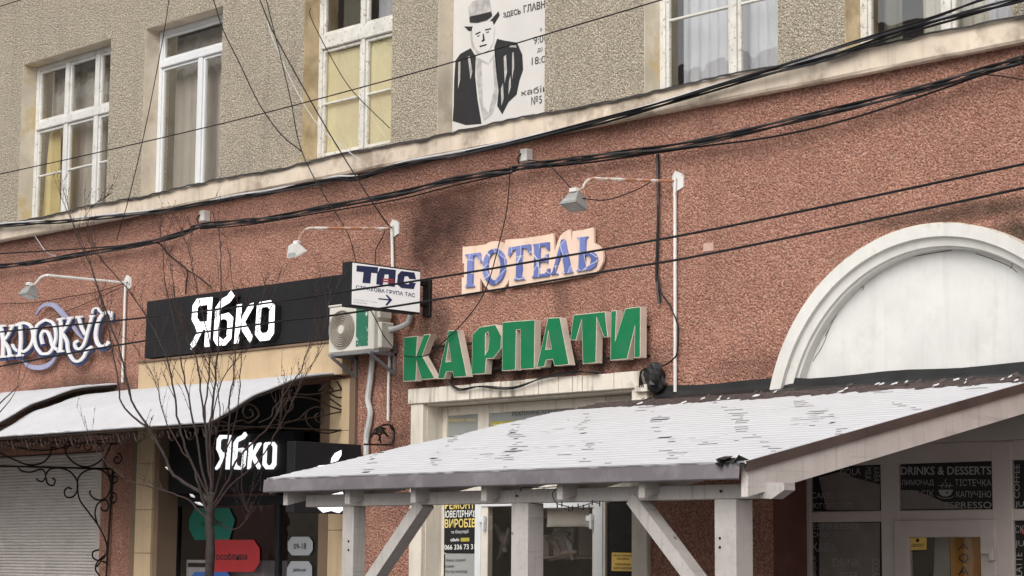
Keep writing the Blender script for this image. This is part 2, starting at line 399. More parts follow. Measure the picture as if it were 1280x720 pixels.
M['pinkwall'] = mat('pink_house_render', (.42, .25, .22), .9, .08, 1)
M['rooft'] = mat('dark_roof', (.10, .07, .06), .8, .2, 2)
def mosaic():
    m = bpy.data.materials.new('blue_mosaic'); m.use_nodes = True; nt = m.node_tree; N = nt.nodes; L = nt.links; b = N['Principled BSDF']
    g = N.new('ShaderNodeNewGeometry'); v = N.new('ShaderNodeTexVoronoi'); v.feature = 'DISTANCE_TO_EDGE'; v.inputs['Scale'].default_value = 5.5
    L.new(g.outputs['Position'], v.inputs['Vector']); r = N.new('ShaderNodeMapRange'); r.inputs[1].default_value = .012; r.inputs[2].default_value = .028; L.new(v.outputs['Distance'], r.inputs[0])
    v2 = N.new('ShaderNodeTexVoronoi'); v2.inputs['Scale'].default_value = 5.5; L.new(g.outputs['Position'], v2.inputs['Vector'])
    cr = N.new('ShaderNodeMix'); cr.data_type = 'RGBA'; cr.inputs[6].default_value = (.09, .13, .36, 1); cr.inputs[7].default_value = (.22, .26, .55, 1)
    sp = N.new('ShaderNodeSeparateColor'); L.new(v2.outputs['Color'], sp.inputs[0]); L.new(sp.outputs[0], cr.inputs[0])
    x = N.new('ShaderNodeMix'); x.data_type = 'RGBA'; L.new(r.outputs[0], x.inputs[0]); x.inputs[6].default_value = (.62, .62, .66, 1); L.new(cr.outputs[2], x.inputs[7]); L.new(x.outputs[2], b.inputs['Base Color'])
    b.inputs['Roughness'].default_value = .35; return m
M['mosaic'] = mosaic()

# ================================================================== SETTING
MB().box(-300, 300, -300, 300, -1.0, -.16).build('ground', M['ground'], kind='structure')
MB().box(-120, 120, -22, -6.6, -.15, -.12).build('road', M['asphalt'], kind='structure')
MB().box(-120, 120, -6.45, -.0, -.15, 0).build('pavement', M['paving'], kind='structure')
MB().box(-120, 120, -6.6, -6.452, -.15, .004).build('kerb', M['stone'], kind='structure')

# ================================================================== HOTEL BUILDING
XL, XR, ZT = -34.0, -4.0, 11.2
hotel = thing('hotel_building', 'long two-tone roughcast building, beige above the cornice and brick red below', 'building', (-19, 3, 0))
def rect(x0, x1, z0, z1): return [(x0, z0), (x1, z0), (x1, z1), (x0, z1)]
# ---- windows of the upper floor: opening x0,x1,z0,z1
ZC = 6.70
PXR = W(681, 70).x
WIN = dict(a=(-28.33, -25.87, 6.72, 9.28), b=(-24.99, -23.10, 6.74, 9.26), c=(-21.29, -19.50, 6.8, 9.28), p=(-18.645, PXR, 6.6, 9.28), e=(-15.225, -13.33, 6.6, 9.28), f=(-12.47, -10.50, 6.6, 9.28))
plate('upper_wall', [rect(XL, XR, 6.62, ZT)] + [rect(*WIN[k]) for k in WIN], 0, .45, M['beige'], hotel)
# ---- lower wall openings
ARX, ARZ, ARR = -11.522, 2.86, 2.021
MX, MZ = -11.441, 2.851        # centre of the moulded arch
arch_in = [(ARX-1.93, -.1)] + [(ARX+1.93*math.cos(t), ARZ+1.93*math.sin(t)) for t in [math.pi - math.pi*i/40 for i in range(41)]] + [(ARX+1.93, -.1)]
low = [rect(XL, XR, -.1, 6.60),
       rect(-33.2, -25.72, -.05, 3.15),          # roller shutter bay
       rect(-24.72, -20.05, -.05, 3.86),        # apple shop bay
       rect(-18.76, -15.36, -.05, 3.47),        # office doorway
       [(ARX-1.93, -.05), (ARX-1.93, 2.9), (MX-1.86, 2.9)] + [(MX+1.86*math.cos(t), MZ+1.86*math.sin(t)) for t in [math.pi - .03 - (math.pi-.06)*i/40 for i in range(41)]] + [(MX+1.86, 2.9), (ARX+1.93, 2.9), (ARX+1.93, -.05)]]
plate('lower_wall', low, 0, .45, M['red'], hotel)
shell = MB().box(XL, XL+.3, .452, 11, 0, ZT-.3).box(XR-.3, XR, .452, 11, 0, ZT-.3).box(XL+.3, XR-.3, 10.7, 11, 0, ZT-.3)
shell.build('rear_wall', M['beige'], hotel)
MB().box(XL-.3, XR+.3, -.5, 11.3, ZT, ZT+.25).build('roof', M['rooft'], hotel)
MB().box(XL+.3, XR-.3, .46, 10.6, 5.9, 6.2).box(XL+.3, XR-.3, 3.2, 3.3, 0, 5.9).box(XL+.3, XR-.3, 3.2, 3.3, 6.2, ZT-.3).build('inner_floor', M['room'], hotel)
# ---- cornice: a plaster band with a raking underside, broken into casts, under a dark flashing
prof = [(0.0, 6.50), (-.05, 6.47), (-.13, 6.475), (-.15, 6.50), (-.15, 6.70), (-.17, 6.72), (0, 6.76)]
xs = [XL + i*.35 for i in range(int((XR-XL)/.35)+1)]; mb = MB()
for i, x in enumerate(xs):
    jz = [rnd.uniform(-.006, .006) for _ in prof]
    mb.v += [Vector((x, y + jz[k]*.8, z + jz[k])) for k, (y, z) in enumerate(prof)]
n = len(prof)
for i in range(len(xs)-1):
    for k in range(n-1): mb.f.append((i*n+k, (i+1)*n+k, (i+1)*n+k+1, i*n+k+1))
mb.build('cornice', M['cornice'], hotel)
mb = MB(); pr = []
for i in range(int((XR-XL)/.12)):
    x = XL + i*.12; z = 6.722 + rnd.uniform(-.012, .014) + .012*math.sin(x*2.1); y = -.185 + rnd.uniform(-.012, .008)
    pr.append((x, y, z))
for x, y, z in pr: mb.v += [Vector((x, y, z-.022)), Vector((x, y, z)), Vector((x, 0.0, z+.05))]
for i in range(len(pr)-1):
    for k in range(2): mb.f.append((i*3+k, (i+1)*3+k, (i+1)*3+k+1, i*3+k+1))
mb.build('cornice_flashing', M['lead'], hotel)

a_ = W(886, 309); MB().bbox(a_.x-.07, a_.x+.07, -.012, .0, a_.z-.045, a_.z+.045, .004).build('wall_patch', M['patch'], hotel)
def lining(op, left, top=None, sill=False):
    x0, x1, z0, z1 = op; t = .008
    MB().box(x0-.002, x0+t, .004, .27, z0, z1).build('reveal', left, hotel)
    MB().box(x0+t, x1-t, .004, .27, z1-t, z1+.002).build('reveal', top or left, hotel)
    MB().box(x1-t, x1+.002, .004, .27, z0, z1).build('reveal', top or left, hotel)
lining(WIN['a'], M['plaster']); lining(WIN['b'], M['plaster_g']); lining(WIN['c'], M['ochre']); lining(WIN['p'], M['plaster_g']); lining(WIN['e'], M['plaster']); lining(WIN['f'], M['ochre'])

def frame(mb, x0, x1, z0, z1, w, y, dep): # a rectangular ring of bars
    mb.bbox(x0, x0+w, y, y+dep, z0, z1); mb.bbox(x1-w, x1, y, y+dep, z0, z1)
    mb.bbox(x0+w-.001, x1-w+.001, y+.002, y+dep-.002, z0, z0+w); mb.bbox(x0+w-.001, x1-w+.001, y+.002, y+dep-.002, z1-w, z1)
def window(op, xcols, ztr, fm, sashm, fw_=.06, mw=.05, tw=.09, sw=.045, sub=None, y=.25, light_cols=None, label=None, tmat=None):
    """xcols: X of the mullion centres; ztr: transom height; sub: height of thin glazing bars in the lower sashes"""
    x0, x1, z0, z1 = op; x0 += .01; x1 -= .01; z1 -= .01
    mb = MB(); frame(mb, x0, x1, z0, z1, fw_, y, .09)
    for xc in xcols: mb.bbox(xc-mw/2, xc+mw/2, y-.012, y+.085, z0+fw_, ztr-tw/2+.001)
    for xc in (light_cols if light_cols is not None else xcols): mb.bbox(xc-mw/2, xc+mw/2, y-.012, y+.085, ztr+tw/2-.001, z1-fw_)
    root = mb.build('window', fm, hotel)
    if label: root['label'] = label
    MB().bbox(x0+fw_-.01, x1-fw_+.01, y-.025, y+.08, ztr-tw/2, ztr+tw/2, .012).build('transom', tmat or fm, root)
    def cells(cols, za, zb):
        e = [x0+fw_] + sum([[c-mw/2, c+mw/2] for c in cols], []) + [x1-fw_]
        return [(e[i], e[i+1], za, zb) for i in range(0, len(e), 2)]
    for (a, b, c, d) in cells(xcols, z0+fw_, ztr-tw/2) + cells(light_cols if light_cols is not None else xcols, ztr+tw/2, z1-fw_):
        if b-a < .05: continue
        m2 = MB(); frame(m2, a+.004, b-.004, c+.004, d-.004, sw, y+.012, .055)
        if sub and c < ztr - .2: m2.bbox(a+sw, b-sw, y+.015, y+.06, sub-.014, sub+.014)
        m2.build('sash', sashm, root)
        MB().box(a+sw*.8, b-sw*.8, y+.038, y+.042, c+sw*.8, d-sw*.8).build('pane', M['glass'], root)
    return root
def folds(name, x0, x1, z0, z1, y, m, root, amp=.025, per=.14, taper=0):
    n = max(6, int((x1-x0)/.02)); mb = MB(); ph = rnd.random()*6
    for i in range(n+1):
        u = i/n
        for j in range(5):
            v = j/4; x = x0+(x1-x0)*u; z = z0+(z1-z0)*v
            xx = x + taper*(1-v)*(u-.5)
            yy = y + amp*math.sin(x/per*6.28+ph+.6*math.sin(x*9)) * (1-.3*v)
            mb.v.append(Vector((xx, yy, z)))
    for i in range(n):
        for j in range(4): mb.f.append((i*5+j, (i+1)*5+j, (i+1)*5+j+1, i*5+j+1))
    return mb.build(name, m, root, smooth=True)
Y_ = .25
def xw(px, py): return W(px, py, -Y_).x
def zw(px, py): return W(px, py, -Y_).z
# window a
wa = window(WIN['a'], [xw(82, 170), xw(119.5, 170)], zw(88, 148), M['white_wood'], M['white_wood'], .075, .10, .13, .04, sub=zw(88, 211), label='white wooden window with six panes and a yellow blind')
folds('curtain', -28.3, -27.0, 6.7, 9.25, .55, M['curtain'], wa); folds('curtain', -26.9, -25.6, 6.7, 9.25, .55, M['curtain'], wa)
MB().add([W(52, 275, -.44), W(75, 270, -.44), W(76, 160, -.44), W(62, 168, -.44)], [(0, 1, 2, 3)]).build('blind', M['yellow_cloth'], wa)
MB().add([W(82, 270, -.44), W(90, 268, -.44), W(95, 163, -.44), W(90, 165, -.44)], [(0, 1, 2, 3)]).build('blind', M['yellow_cloth'], wa)
# window b (modern plastic)
wb = window(WIN['b'], [xw(249, 150)], zw(238, 71), M['pvc'], M['pvc'], .075, .10, .11, .035, label='white plastic window with a top light', light_cols=[])
folds('curtain', -24.95, -23.75, 6.7, 9.2, .55, M['curtain'], wb, .015, .2)
MB().box(-23.7, -22.8, .60, .63, 6.7, 9.2).build('blind', M['curtain_w'], wb)
# window c
wc = window(WIN['c'], [xw(453, 110)], zw(440, 44), M['peel_wood'], M['peel_wood'], .075, .075, .19, .04, sub=zw(430, 124), label='peeling wooden window papered yellow inside', tmat=M['peel_wood'])
MB().box(-21.2, -19.5, .33, .335, 6.72, zw(440, 57)).build('paper_blind', M['yellow_paper'], wc)
folds('curtain', -20.35, -19.6, zw(440, 50), 9.2, .5, M['curtain_w'], wc)
MB().box(-20.95, -20.45, .40, .44, zw(440, 50), 9.2).build('blind', M['curtain_d'], wc)
# window e
we = window(WIN['e'], [xw(917, 60)], 8.9, M['peel_wood'], M['peel_wood'], .085, .085, .15, .04, sub=zw(870, 17), label='worn white wooden window with pale curtains')
folds('curtain', -15.15, -14.1, 6.6, 9.2, .60, M['curtain_w'], we, .02); folds('curtain', -14.12, -13.1, 6.6, 9.2, .52, M['curtain_w'], we, .02)
# window f
wf = window(WIN['f'], [xw(1184, 20)], 8.9, M['peel_wood'], M['peel_wood'], .085, .085, .15, .04, sub=8.0, label='worn white wooden window cut off by the top of the picture')
folds('curtain', -12.35, -12.1, 6.6, 9.2, .50, M['curtain_d'], wf); folds('curtain', -11.9, -11.1, 6.6, 9.2, .55, M['curtain'], wf); folds('curtain', -11.1, -10.4, 6.6, 9.2, .55, M['curtain_w'], wf)

# ---- arch moulding and tympanum
def arch_band(r0, r1, yf, yb, m, name, t0=0, t1=180, jag=True):
    mb = MB(); nn = 72; A = []
    for i in range(nn+1):
        t = R(t0 + (t1-t0)*i/nn); A.append((math.cos(t), math.sin(t)))
    for c, s in A:
        mb.v += [Vector((MX+r0*c, yb, MZ+r0*s)), Vector((MX+r0*c, yf[0], MZ+r0*s)), Vector((MX+r1*c, yf[1], MZ+r1*s)), Vector((MX+r1*c, yb, MZ+r1*s))]
    for i in range(nn):
        for k in range(3): mb.f.append((i*4+k, i*4+k+1, (i+1)*4+k+1, (i+1)*4+k))
    mb.f.append((0, 1, 2, 3)); e = nn*4; mb.f.append((e+3, e+2, e+1, e))
    return mb.build(name, m, hotel, smooth=False)
arch_band(1.885, 2.006, (-.105, -.12), 0.01, M['arch'], 'arch_moulding', 14.3, 166.0)
arch_band(1.80, 1.887, (-.03, -.05), 0.02, M['arch'], 'arch_moulding', 15.6, 164.4)
arch_band(1.78, 1.802, (.02, .01), .16, M['arch'], 'arch_moulding', 16.5, 163.2)
arch_band(2.006, 2.018, (-.108, -.112), -.002, M['stone'], 'arch_capping', 15, 165.5)
tp = [(MX+1.83*math.cos(t), MZ+1.83*math.sin(t)) for t in [math.pi*i/40 for i in range(41)]]
zt = 3.37
tp = [(x, z) for x, z in tp if z > zt]; tp = [(MX+math.sqrt(1.83**2-(zt-MZ)**2), zt)] + tp + [(MX-math.sqrt(1.83**2-(zt-MZ)**2), zt)]
plate('tympanum', [tp], .13, .17, M['tymp'], hotel)
mb = MB(); oc, sc9 = (920, 250), 2.667
for cr in ([(255,540),(290,480),(315,425),(345,365),(375,325),(420,290),(470,245),(520,215),(575,195),(640,178),(720,165)], [(800,180),(860,200),(915,222),(935,240)], [(415,292),(428,288),(422,300)], [(905,180),(920,215),(915,225)], [(300,455),(320,410),(318,400)]):
    mb.tube(spline([W(*zc(oc, sc9, (p[0]+rnd.uniform(-3, 3), p[1]+rnd.uniform(-3, 3))), -.128) for p in cr], 3), .0035, 4)
mb.build('hairline_crack', M['wood_crack'], hotel, kind='stuff')
plate('tympanum_base', [rect(ARX-1.925, ARX+1.925, 3.0, zt+.003)], .18, .3, M['bitumen'], hotel)

# ---- office doorway: lintel stones, jambs, frame, panes
o5, s5 = (500, 370), 4.0
lz0, lz1 = 3.47, 3.635
cuts = [(75, 'l'), (212,), (368,), (520,), (640,), (712,), (812,), (882,), (932,), (1090,), (1175,)]
xsn = [W(500+c[0]/4, 490-(c[0]-75)/1100*22, .02).x for c in cuts]; xsn[0] = -19.02; xsn[-1] = -15.2
for i in range(len(xsn)-1):
    g = .006; dz = rnd.uniform(-.006, .006); dy = rnd.uniform(-.012, .0)
    MB().bbox(xsn[i]+g, xsn[i+1]-g, -.085+dy, .02, lz0+dz*.3, lz1+dz+.02, .008).build('lintel_stone', M['stone'], hotel)
MB().bbox(-18.985, -18.765, -.06, .01, 0, lz0-.002, .006).build('door_jamb', M['jamb'], hotel)
MB().box(-18.762, -18.75, .001, .30, 0, lz0-.002).build('door_jamb', M['jamb'], hotel)
MB().bbox(-15.355, -15.13, -.06, .01, 0, lz0-.002, .006).build('door_jamb', M['jamb'], hotel)
MB().box(-18.75, -15.36, .001, .30, 3.445, 3.474).build('door_head', M['jamb'], hotel)
def xo(px, py=600): return W(px, py, -.25).x
dfr = MB(); yo = .25
zt0 = W(600, 632, -.25).z
dfr.bbox(-18.75, xo(558), yo, yo+.08, 0, 3.44); dfr.bbox(xo(597), xo(610.5), yo-.01, yo+.08, 0, 3.44)
dfr.bbox(xo(741), xo(757), yo-.01, yo+.08, 0, 3.44); dfr.bbox(xo(792), -15.36, yo, yo+.08, 0, 3.44)
dfr.bbox(xo(558), xo(792), yo+.01, yo+.07, 3.33, 3.44); dfr.bbox(xo(558), xo(792), yo+.01, yo+.07, zt0+.06, zt0+.22)
door = dfr.build('doorway', M['jamb'], hotel); door['label'] = 'glazed office doorway under the stone lintel'
def P(name, x0, x1, z0, z1, m, y, root, th=.006): return MB().box(x0, x1, y, y+th, z0, z1).build(name, m, root)
P('pane', xo(557.5), xo(597.5), zt0+.2, 3.335, M['film'], yo+.03, door); P('pane', xo(610), xo(742), zt0+.2, 3.335, M['film'], yo+.03, door); P('pane', xo(756), xo(793), zt0+.2, 3.335, M['film'], yo+.03, door)
# white leaf frames below
lf = MB(); frame(lf, xo(596), xo(662), .05, zt0+.085, .10, yo-.03, .06); frame(lf, xo(662.5), xo(755), .05, zt0+.085, .13, yo-.03, .06)
leaf = lf.build('door_leaf', M['pvc'], door)
P('pane', xo(596)+.09, xo(662)-.09, .14, zt0, M['shopglass'], yo, door); P('pane', xo(662)+.15, xo(755)-.15, .14, zt0-.02, M['shopglass'], yo, door)
P('pane', xo(755), xo(792), .1, zt0, M['cafefilm'], yo+.03, door)
for hx, hz in ((602.5, 650), (737, 648)):
    a = W(hx, hz, -.20); MB().bbox(a.x-.05, a.x+.05, .185, .222, a.z-.03, a.z+.03).bbox(a.x+.012, a.x+.045, .175, .23, a.z-.12, a.z+.05).build('hinge', M['pvc'], door)
lettering('РЕКЛАМНЕ АГЕНСТВО', WQ([(561, 578), (845, 565), (846, 582), (562, 600)], -.245, o5, s5), M['ink_soft'], door, bold=.01)
lettering('MARKET PRESS', WQ([(148, 172), (400, 168), (400, 192), (148, 198)], -.245, (540, 500), 7.2), M['gold'], door)
lettering('РЕКЛАМНЕ', WQ([(200, 143), (350, 138), (350, 155), (200, 160)], -.245, (540, 500), 7.2), M['grey_ink'], door)
q = WQ([(537, 197), (1100, 165), (1100, 270), (540, 270)], -.246, (540, 500), 7.2); MB().quad(*q).build('banner_strip', M['film_y'], door)
lettering('УСІ ВИДИ', WQ([(555, 218), (900, 190), (900, 245), (560, 262)], -.243, (540, 500), 7.2), M['pwhite'], door, bold=.01)
# repair shop poster in the left side light
rp = MB().box(xo(556), xo(594.5), yo-.001, yo+.004, W(575, 691, -.25).z, zt0+.02).build('advert_panel', M['black'], door)
P('advert_panel', xo(556), xo(594.5), .2, W(575, 692, -.25).z, M['film'], yo, door)
o3 = (500, 480); s3 = 3.0
lettering('РЕМОНТ', WQ([(168, 438), (280, 434), (280, 468), (170, 470)], -.244, o3, s3), M['gold'], door, bold=.02)
lettering('ЮВЕЛІРНИХ', WQ([(170, 475), (284, 472), (284, 498), (168, 502)], -.244, o3, s3), M['pwhite'], door, bold=.02)
lettering('ВИРОБІВ', WQ([(168, 507), (284, 503), (284, 537), (168, 540)], -.244, o3, s3), M['gold'], door, bold=.02)
lettering('та біжутерії', WQ([(192, 549), (258, 546), (258, 562), (192, 564)], -.244, o3, s3), M['pwhite'], door)
lettering('066 336 73 31', WQ([(167, 603), (282, 600), (282, 620), (167, 622)], -.244, o3, s3), M['pwhite'], door, bold=.015)
MB().quad(*WQ([(228, 577), (260, 576), (260, 590), (228, 591)], -.244, o3, s3)).build('price_label', M['film_y'], door)
lettering('обмін', WQ([(190, 578), (222, 577), (222, 590), (190, 591)], -.244, o3, s3), M['pwhite'], door, bold=.03)
lettering('Плівка оракал', WQ([(168, 655), (246, 653), (246, 667), (168, 669)], -.244, o3, s3), M['ink_soft'], door,
          extra=[('Банер', WQ([(168, 678), (202, 677), (202, 690), (168, 691)], -.244, o3, s3)), ('Постер Бекборд', WQ([(168, 697), (252, 696), (252, 710), (168, 712)], -.244, o3, s3))])
o6 = (640, 560); s6 = 3.765
MB().quad(*WQ([(470, 492), (573, 494), (573, 580), (468, 578)], -.2, o6, s6)).build('notice', M['ysticker'], door)
lettering('РЕМОНТ ТЕЛЕФОНІВ', WQ([(478, 500), (566, 502), (566, 512), (478, 510)], -.196, o6, s6), M['ink'], door, bold=.01,
          extra=[('ТЕХНІКИ', WQ([(494, 516), (550, 517), (550, 527), (494, 526)], -.196, o6, s6)), ('РОЗБЛОКУВАННЯ', WQ([(486, 542), (558, 543), (558, 553), (486, 552)], -.196, o6, s6)), ('СКЛО ТА АКСЕСУАРИ', WQ([(476, 559), (568, 560), (568, 572), (476, 571)], -.196, o6, s6))])
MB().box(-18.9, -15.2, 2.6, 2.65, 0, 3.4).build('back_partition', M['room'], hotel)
# things seen through the glass of the door: a scalloped blind
sc_ = MB(); nb = 12
zb0 = W(700, 652, -.34).z
for i in range(nb):
    xa = xo(676)+i*(xo(728)-xo(676))/nb; xb = xo(676)+(i+1)*(xo(728)-xo(676))/nb; xm = (xa+xb)/2
    sc_.add([(xa, .36, zb0+.6), (xb, .36, zb0+.6), (xb, .36, zb0-.02), (xm+.04, .36, zb0-.06), (xm-.04, .36, zb0-.06), (xa, .36, zb0-.02)], [(0, 1, 2, 3, 4, 5)])
sc_.build('scalloped_blind', M['curtain'], hotel)
for k_, (pa, pb) in enumerate([((690, 668), (712, 668)), ((683, 672), (700, 690)), ((705, 668), (716, 700)), ((686, 700), (722, 690)), ((618, 655), (632, 690)), ((622, 700), (636, 660))]):
    a_, b_ = W(*pa, -.6), W(*pb, -.6); MB().tube([a_, (a_+b_)/2+Vector((.03, 0, .02)), b_], [.02, .05, .02], 6).build('hanging_goods', M['cafecurt'] if k_ % 2 else M['steel_g'], hotel)
m_ = MB()
for r_ in range(3):
    for q_ in range(7): m_.bbox(-18.2+q_*.42, -17.86+q_*.42, 1.2, 1.5, 1.15+r_*.5, 1.4+r_*.5+.08*((q_*r_) % 3), .01)
    m_.bbox(-18.4, -15.4, 1.15, 1.6, 1.11+r_*.5, 1.145+r_*.5)
m_.build('shelf', M['pvc_grey'], hotel)

# ---- café front recessed under the arch
yc = .55
def xcf(px, py=640): return W(px, py, -yc).x
def zcf(px, py): return W(px, py, -yc).z
MB().box(ARX-1.932, ARX-1.922, .003, yc, 0, 3.30).build('reveal', M['darkred'], hotel)
MB().bbox(ARX-1.92, xcf(1004.5), yc-.02, yc+.1, 0, 3.3).build('door_post', M['darkred'], hotel)
MB().box(ARX-1.92, ARX+1.92, yc-.06, yc+.12, 2.78, 3.3).build('ceiling_board', M['pvc_grey'], hotel)
cf = MB(); F = [(1004, 1013), (1101, 1123.5), (1240.5, 1265.5)]
for a, b in F: cf.bbox(xcf(a), xcf(b), yc, yc+.08, 0, 2.77)
cf.bbox(ARX+1.6, ARX+1.9, yc, yc+.08, 0, 2.77)
cf.bbox(xcf(1012), ARX+1.7, yc+.01, yc+.07, zcf(1180, 578)+.0, 2.78); cf.bbox(xcf(1012), ARX+1.7, yc+.01, yc+.07, zcf(1060, 652.5), zcf(1060, 639))
cafe = cf.build('shopfront', M['pvc_grey'], hotel); cafe['label'] = 'grey glazed front of the café under the arch'
zA, zB = zcf(1060, 639.5), zcf(1180, 578.5)
P('pane', xcf(1012), xcf(1102), zA, zB, M['cafefilm'], yc+.04, cafe); P('pane', xcf(1122), xcf(1241.5), zA, zB, M['cafefilm'], yc+.04, cafe); P('pane', xcf(1265), ARX+1.65, zA, zB, M['cafefilm'], yc+.04, cafe)
P('pane', xcf(1012), xcf(1102), .3, zcf(1060, 652), M['cafefilm'], yc+.04, cafe); P('pane', xcf(1265), ARX+1.65, .3, zcf(1060, 652), M['cafefilm'], yc+.04, cafe)
# taupe blinds showing through
ocf = (1000, 560); scf = 4.5
def CQ(pts, y): return WQ(pts, -y, ocf, scf)
MB().add(CQ([(105, 165), (240, 130), (300, 165), (450, 205), (450, 350), (150, 350)], yc+.034), [(0, 1, 2, 3, 4, 5)]).build('film_panel', M['cafecurt'], cafe)
MB().add(CQ([(108, 420), (450, 420), (450, 720), (108, 720)], yc+.034), [(0, 1, 2, 3)]).build('film_panel', M['cafecurt'], cafe)
MB().add(CQ([(565, 235), (660, 240), (800, 300), (930, 340), (565, 345)], yc+.034), [(0, 1, 2, 3, 4)]).build('film_panel', M['cafecurt'], cafe)
lettering('DRINKS & DESSERTS', CQ([(568, 105), (1076, 103), (1076, 150), (568, 152)], yc+.030), M['cafeprint'], cafe, bold=.02)
lettering('ЛИМОНАД', CQ([(572, 178), (752, 178), (752, 215), (572, 215)], yc+.030), M['cafeprint'], cafe, extra=[
    ('ТІСТЕЧКА', CQ([(872, 176), (1076, 176), (1076, 214), (872, 214)], yc+.030)), ('КАВА СІК', CQ([(570, 238), (752, 238), (752, 274), (570, 272)], yc+.030)),
    ('КАПУЧІНО', CQ([(880, 242), (1076, 242), (1076, 278), (880, 278)], yc+.030)), ('ESPRESSO', CQ([(815, 304), (1078, 302), (1078, 339), (815, 339)], yc+.030)),
    ('CAKES', CQ([(66, 250), (186, 250), (186, 284), (66, 284)], yc+.030)), ('HOT CHOCOLATE', CQ([(66, 310), (300, 308), (300, 338), (66, 340)], yc+.030)),
    ('COLA', CQ([(225, 118), (342, 112), (342, 150), (225, 156)], yc+.030)), ('КАВА', CQ([(450, 108), (450, 190), (415, 190), (415, 108)], yc+.030)),
    ('MILK', CQ([(402, 108), (402, 180), (368, 180), (368, 108)], yc+.030)), ('COFFEE', CQ([(1205, 282), (1205, 92), (1236, 92), (1236, 282)], yc+.030)),
    ('JUICE', CQ([(1210, 300), (1340, 300), (1340, 338), (1210, 338)], yc+.030)), ('КАВА', CQ([(72, 530), (200, 540), (200, 580), (72, 582)], yc+.030)),
    ('DRINK', CQ([(185, 622), (342, 620), (342, 668), (185, 668)], yc+.030)), ('COLA', CQ([(450, 625), (450, 720), (405, 720), (405, 625)], yc+.030)),
    ('BEER', CQ([(230, 700), (330, 700), (330, 735), (230, 735)], yc+.030)), ('ESPRESSO', CQ([(66, 428), (330, 425), (330, 455), (66, 458)], yc+.030)),
    ('CHOCO', CQ([(66, 475), (220, 472), (220, 498), (66, 500)], yc+.030)), ('СК', CQ([(1212, 435), (1260, 435), (1260, 478), (1212, 478)], yc+.030)),
    ('JUICE', CQ([(1210, 520), (1340, 520), (1340, 562), (1210, 562)], yc+.030)), ('LATTE', CQ([(1210, 720), (1210, 590), (1250, 590), (1250, 720)], yc+.030)),
    ('BRUNCH', CQ([(70, 720), (70, 610), (92, 610), (92, 720)], yc+.030))])
# cup drawing
cup = [(778, 235), (862, 235), (850, 262), (832, 272), (806, 272), (788, 262)]; hole = [(822, 245), (832, 245), (832, 256), (822, 256)]
plate('cup_emblem', [pxloop(cup, -(yc+.030), ocf, scf), pxloop(hole, -(yc+.030), ocf, scf)], yc+.028, yc+.03, M['cafeprint'], cafe)
mb = MB()
for pts in ([(800, 228), (795, 215), (805, 205), (800, 195)], [(820, 225), (828, 205), (815, 192), (822, 175)], [(842, 228), (838, 213), (846, 203), (842, 195)], [(770, 270), (800, 282), (840, 282), (868, 270)], [(780, 212), (860, 212)]):
    mb.tube(spline([W(*zc(ocf, scf, p), -(yc+.03)) for p in pts]), .004, 4)
mb.build('cup_steam', M['cafeprint'], cafe)
MB().add(CQ([(1245, 460), (1275, 445), (1275, 485), (1250, 485)], yc+.028), [(0, 1, 2, 3)]).build('red_mark', M['hexr'], cafe)
dl = MB(); dz1 = zcf(1180, 650)
dl.bbox(xcf(1119), xcf(1137), yc-.03, yc+.05, .1, dz1); dl.bbox(xcf(1226.5), xcf(1245.5), yc-.03, yc+.05, .1, dz1)
dl.bbox(xcf(1136.5), xcf(1227), yc-.028, yc+.048, zcf(1180, 671.5), dz1); dl.bbox(xcf(1136.5), xcf(1227), yc-.028, yc+.048, .1, .3)
dleaf = dl.build('door_leaf', M['pvc_grey'], cafe)
P('door_pane', xcf(1136), xcf(1227), .28, zcf(1180, 671), M['shopglass'], yc+.01, cafe)
a = W(1234, 689, -.5); MB().bbox(a.x-.06, a.x+.07, .47, .52, a.z-.03, a.z+.05).bbox(a.x+.03, a.x+.08, .465, .53, a.z-.09, a.z+.03).build('hinge', M['pvc_grey'], cafe)
MB().quad(*CQ([(615, 505), (712, 503), (712, 572), (615, 574)], yc+.006)).build('notice', M['ysticker'], cafe)
lettering('ОБ\'ЄКТ', CQ([(628, 540), (700, 538), (700, 556), (628, 558)], yc+.004), M['ink'], cafe, bold=.02, extra=[('ПІД ОХОРОНОЮ', CQ([(630, 577), (705, 576), (705, 584), (630, 585)], yc+.004)), ('●', CQ([(652, 509), (672, 509), (672, 530), (652, 530)], yc+.004))])
MB().add([(W(1188,690,-.9).x, .9, .2), (W(1236,690,-.9).x, .9, .2), (W(1236,690,-.9).x, .9, 2.02), (W(1188,690,-.9).x, .9, 2.02)], [(0, 1, 2, 3)]).build('banner', M['orange'], cafe)
MB().add([(W(1158,700,-.95).x, .95, .2), (W(1187,700,-.95).x, .95, .2), (W(1187,680,-.95).x, .95, 2.02), (W(1170,680,-.95).x, .95, 2.02)], [(0, 1, 2, 3)]).build('banner', M['curtain'], cafe)
lettering('А', WQ([(895, 540), (950, 540), (950, 570), (885, 575)], -.89, ocf, scf), M['ink_soft'], cafe, extra=[('Q', WQ([(895, 595), (950, 595), (950, 650), (890, 650)], -.89, ocf, scf)), ('A', WQ([(895, 665), (950, 665), (950, 715), (890, 715)], -.89, ocf, scf))])
MB().box(ARX-1.9, ARX+1.9, 2.4, 2.45, 0, 3.3).build('back_partition', M['room'], hotel)

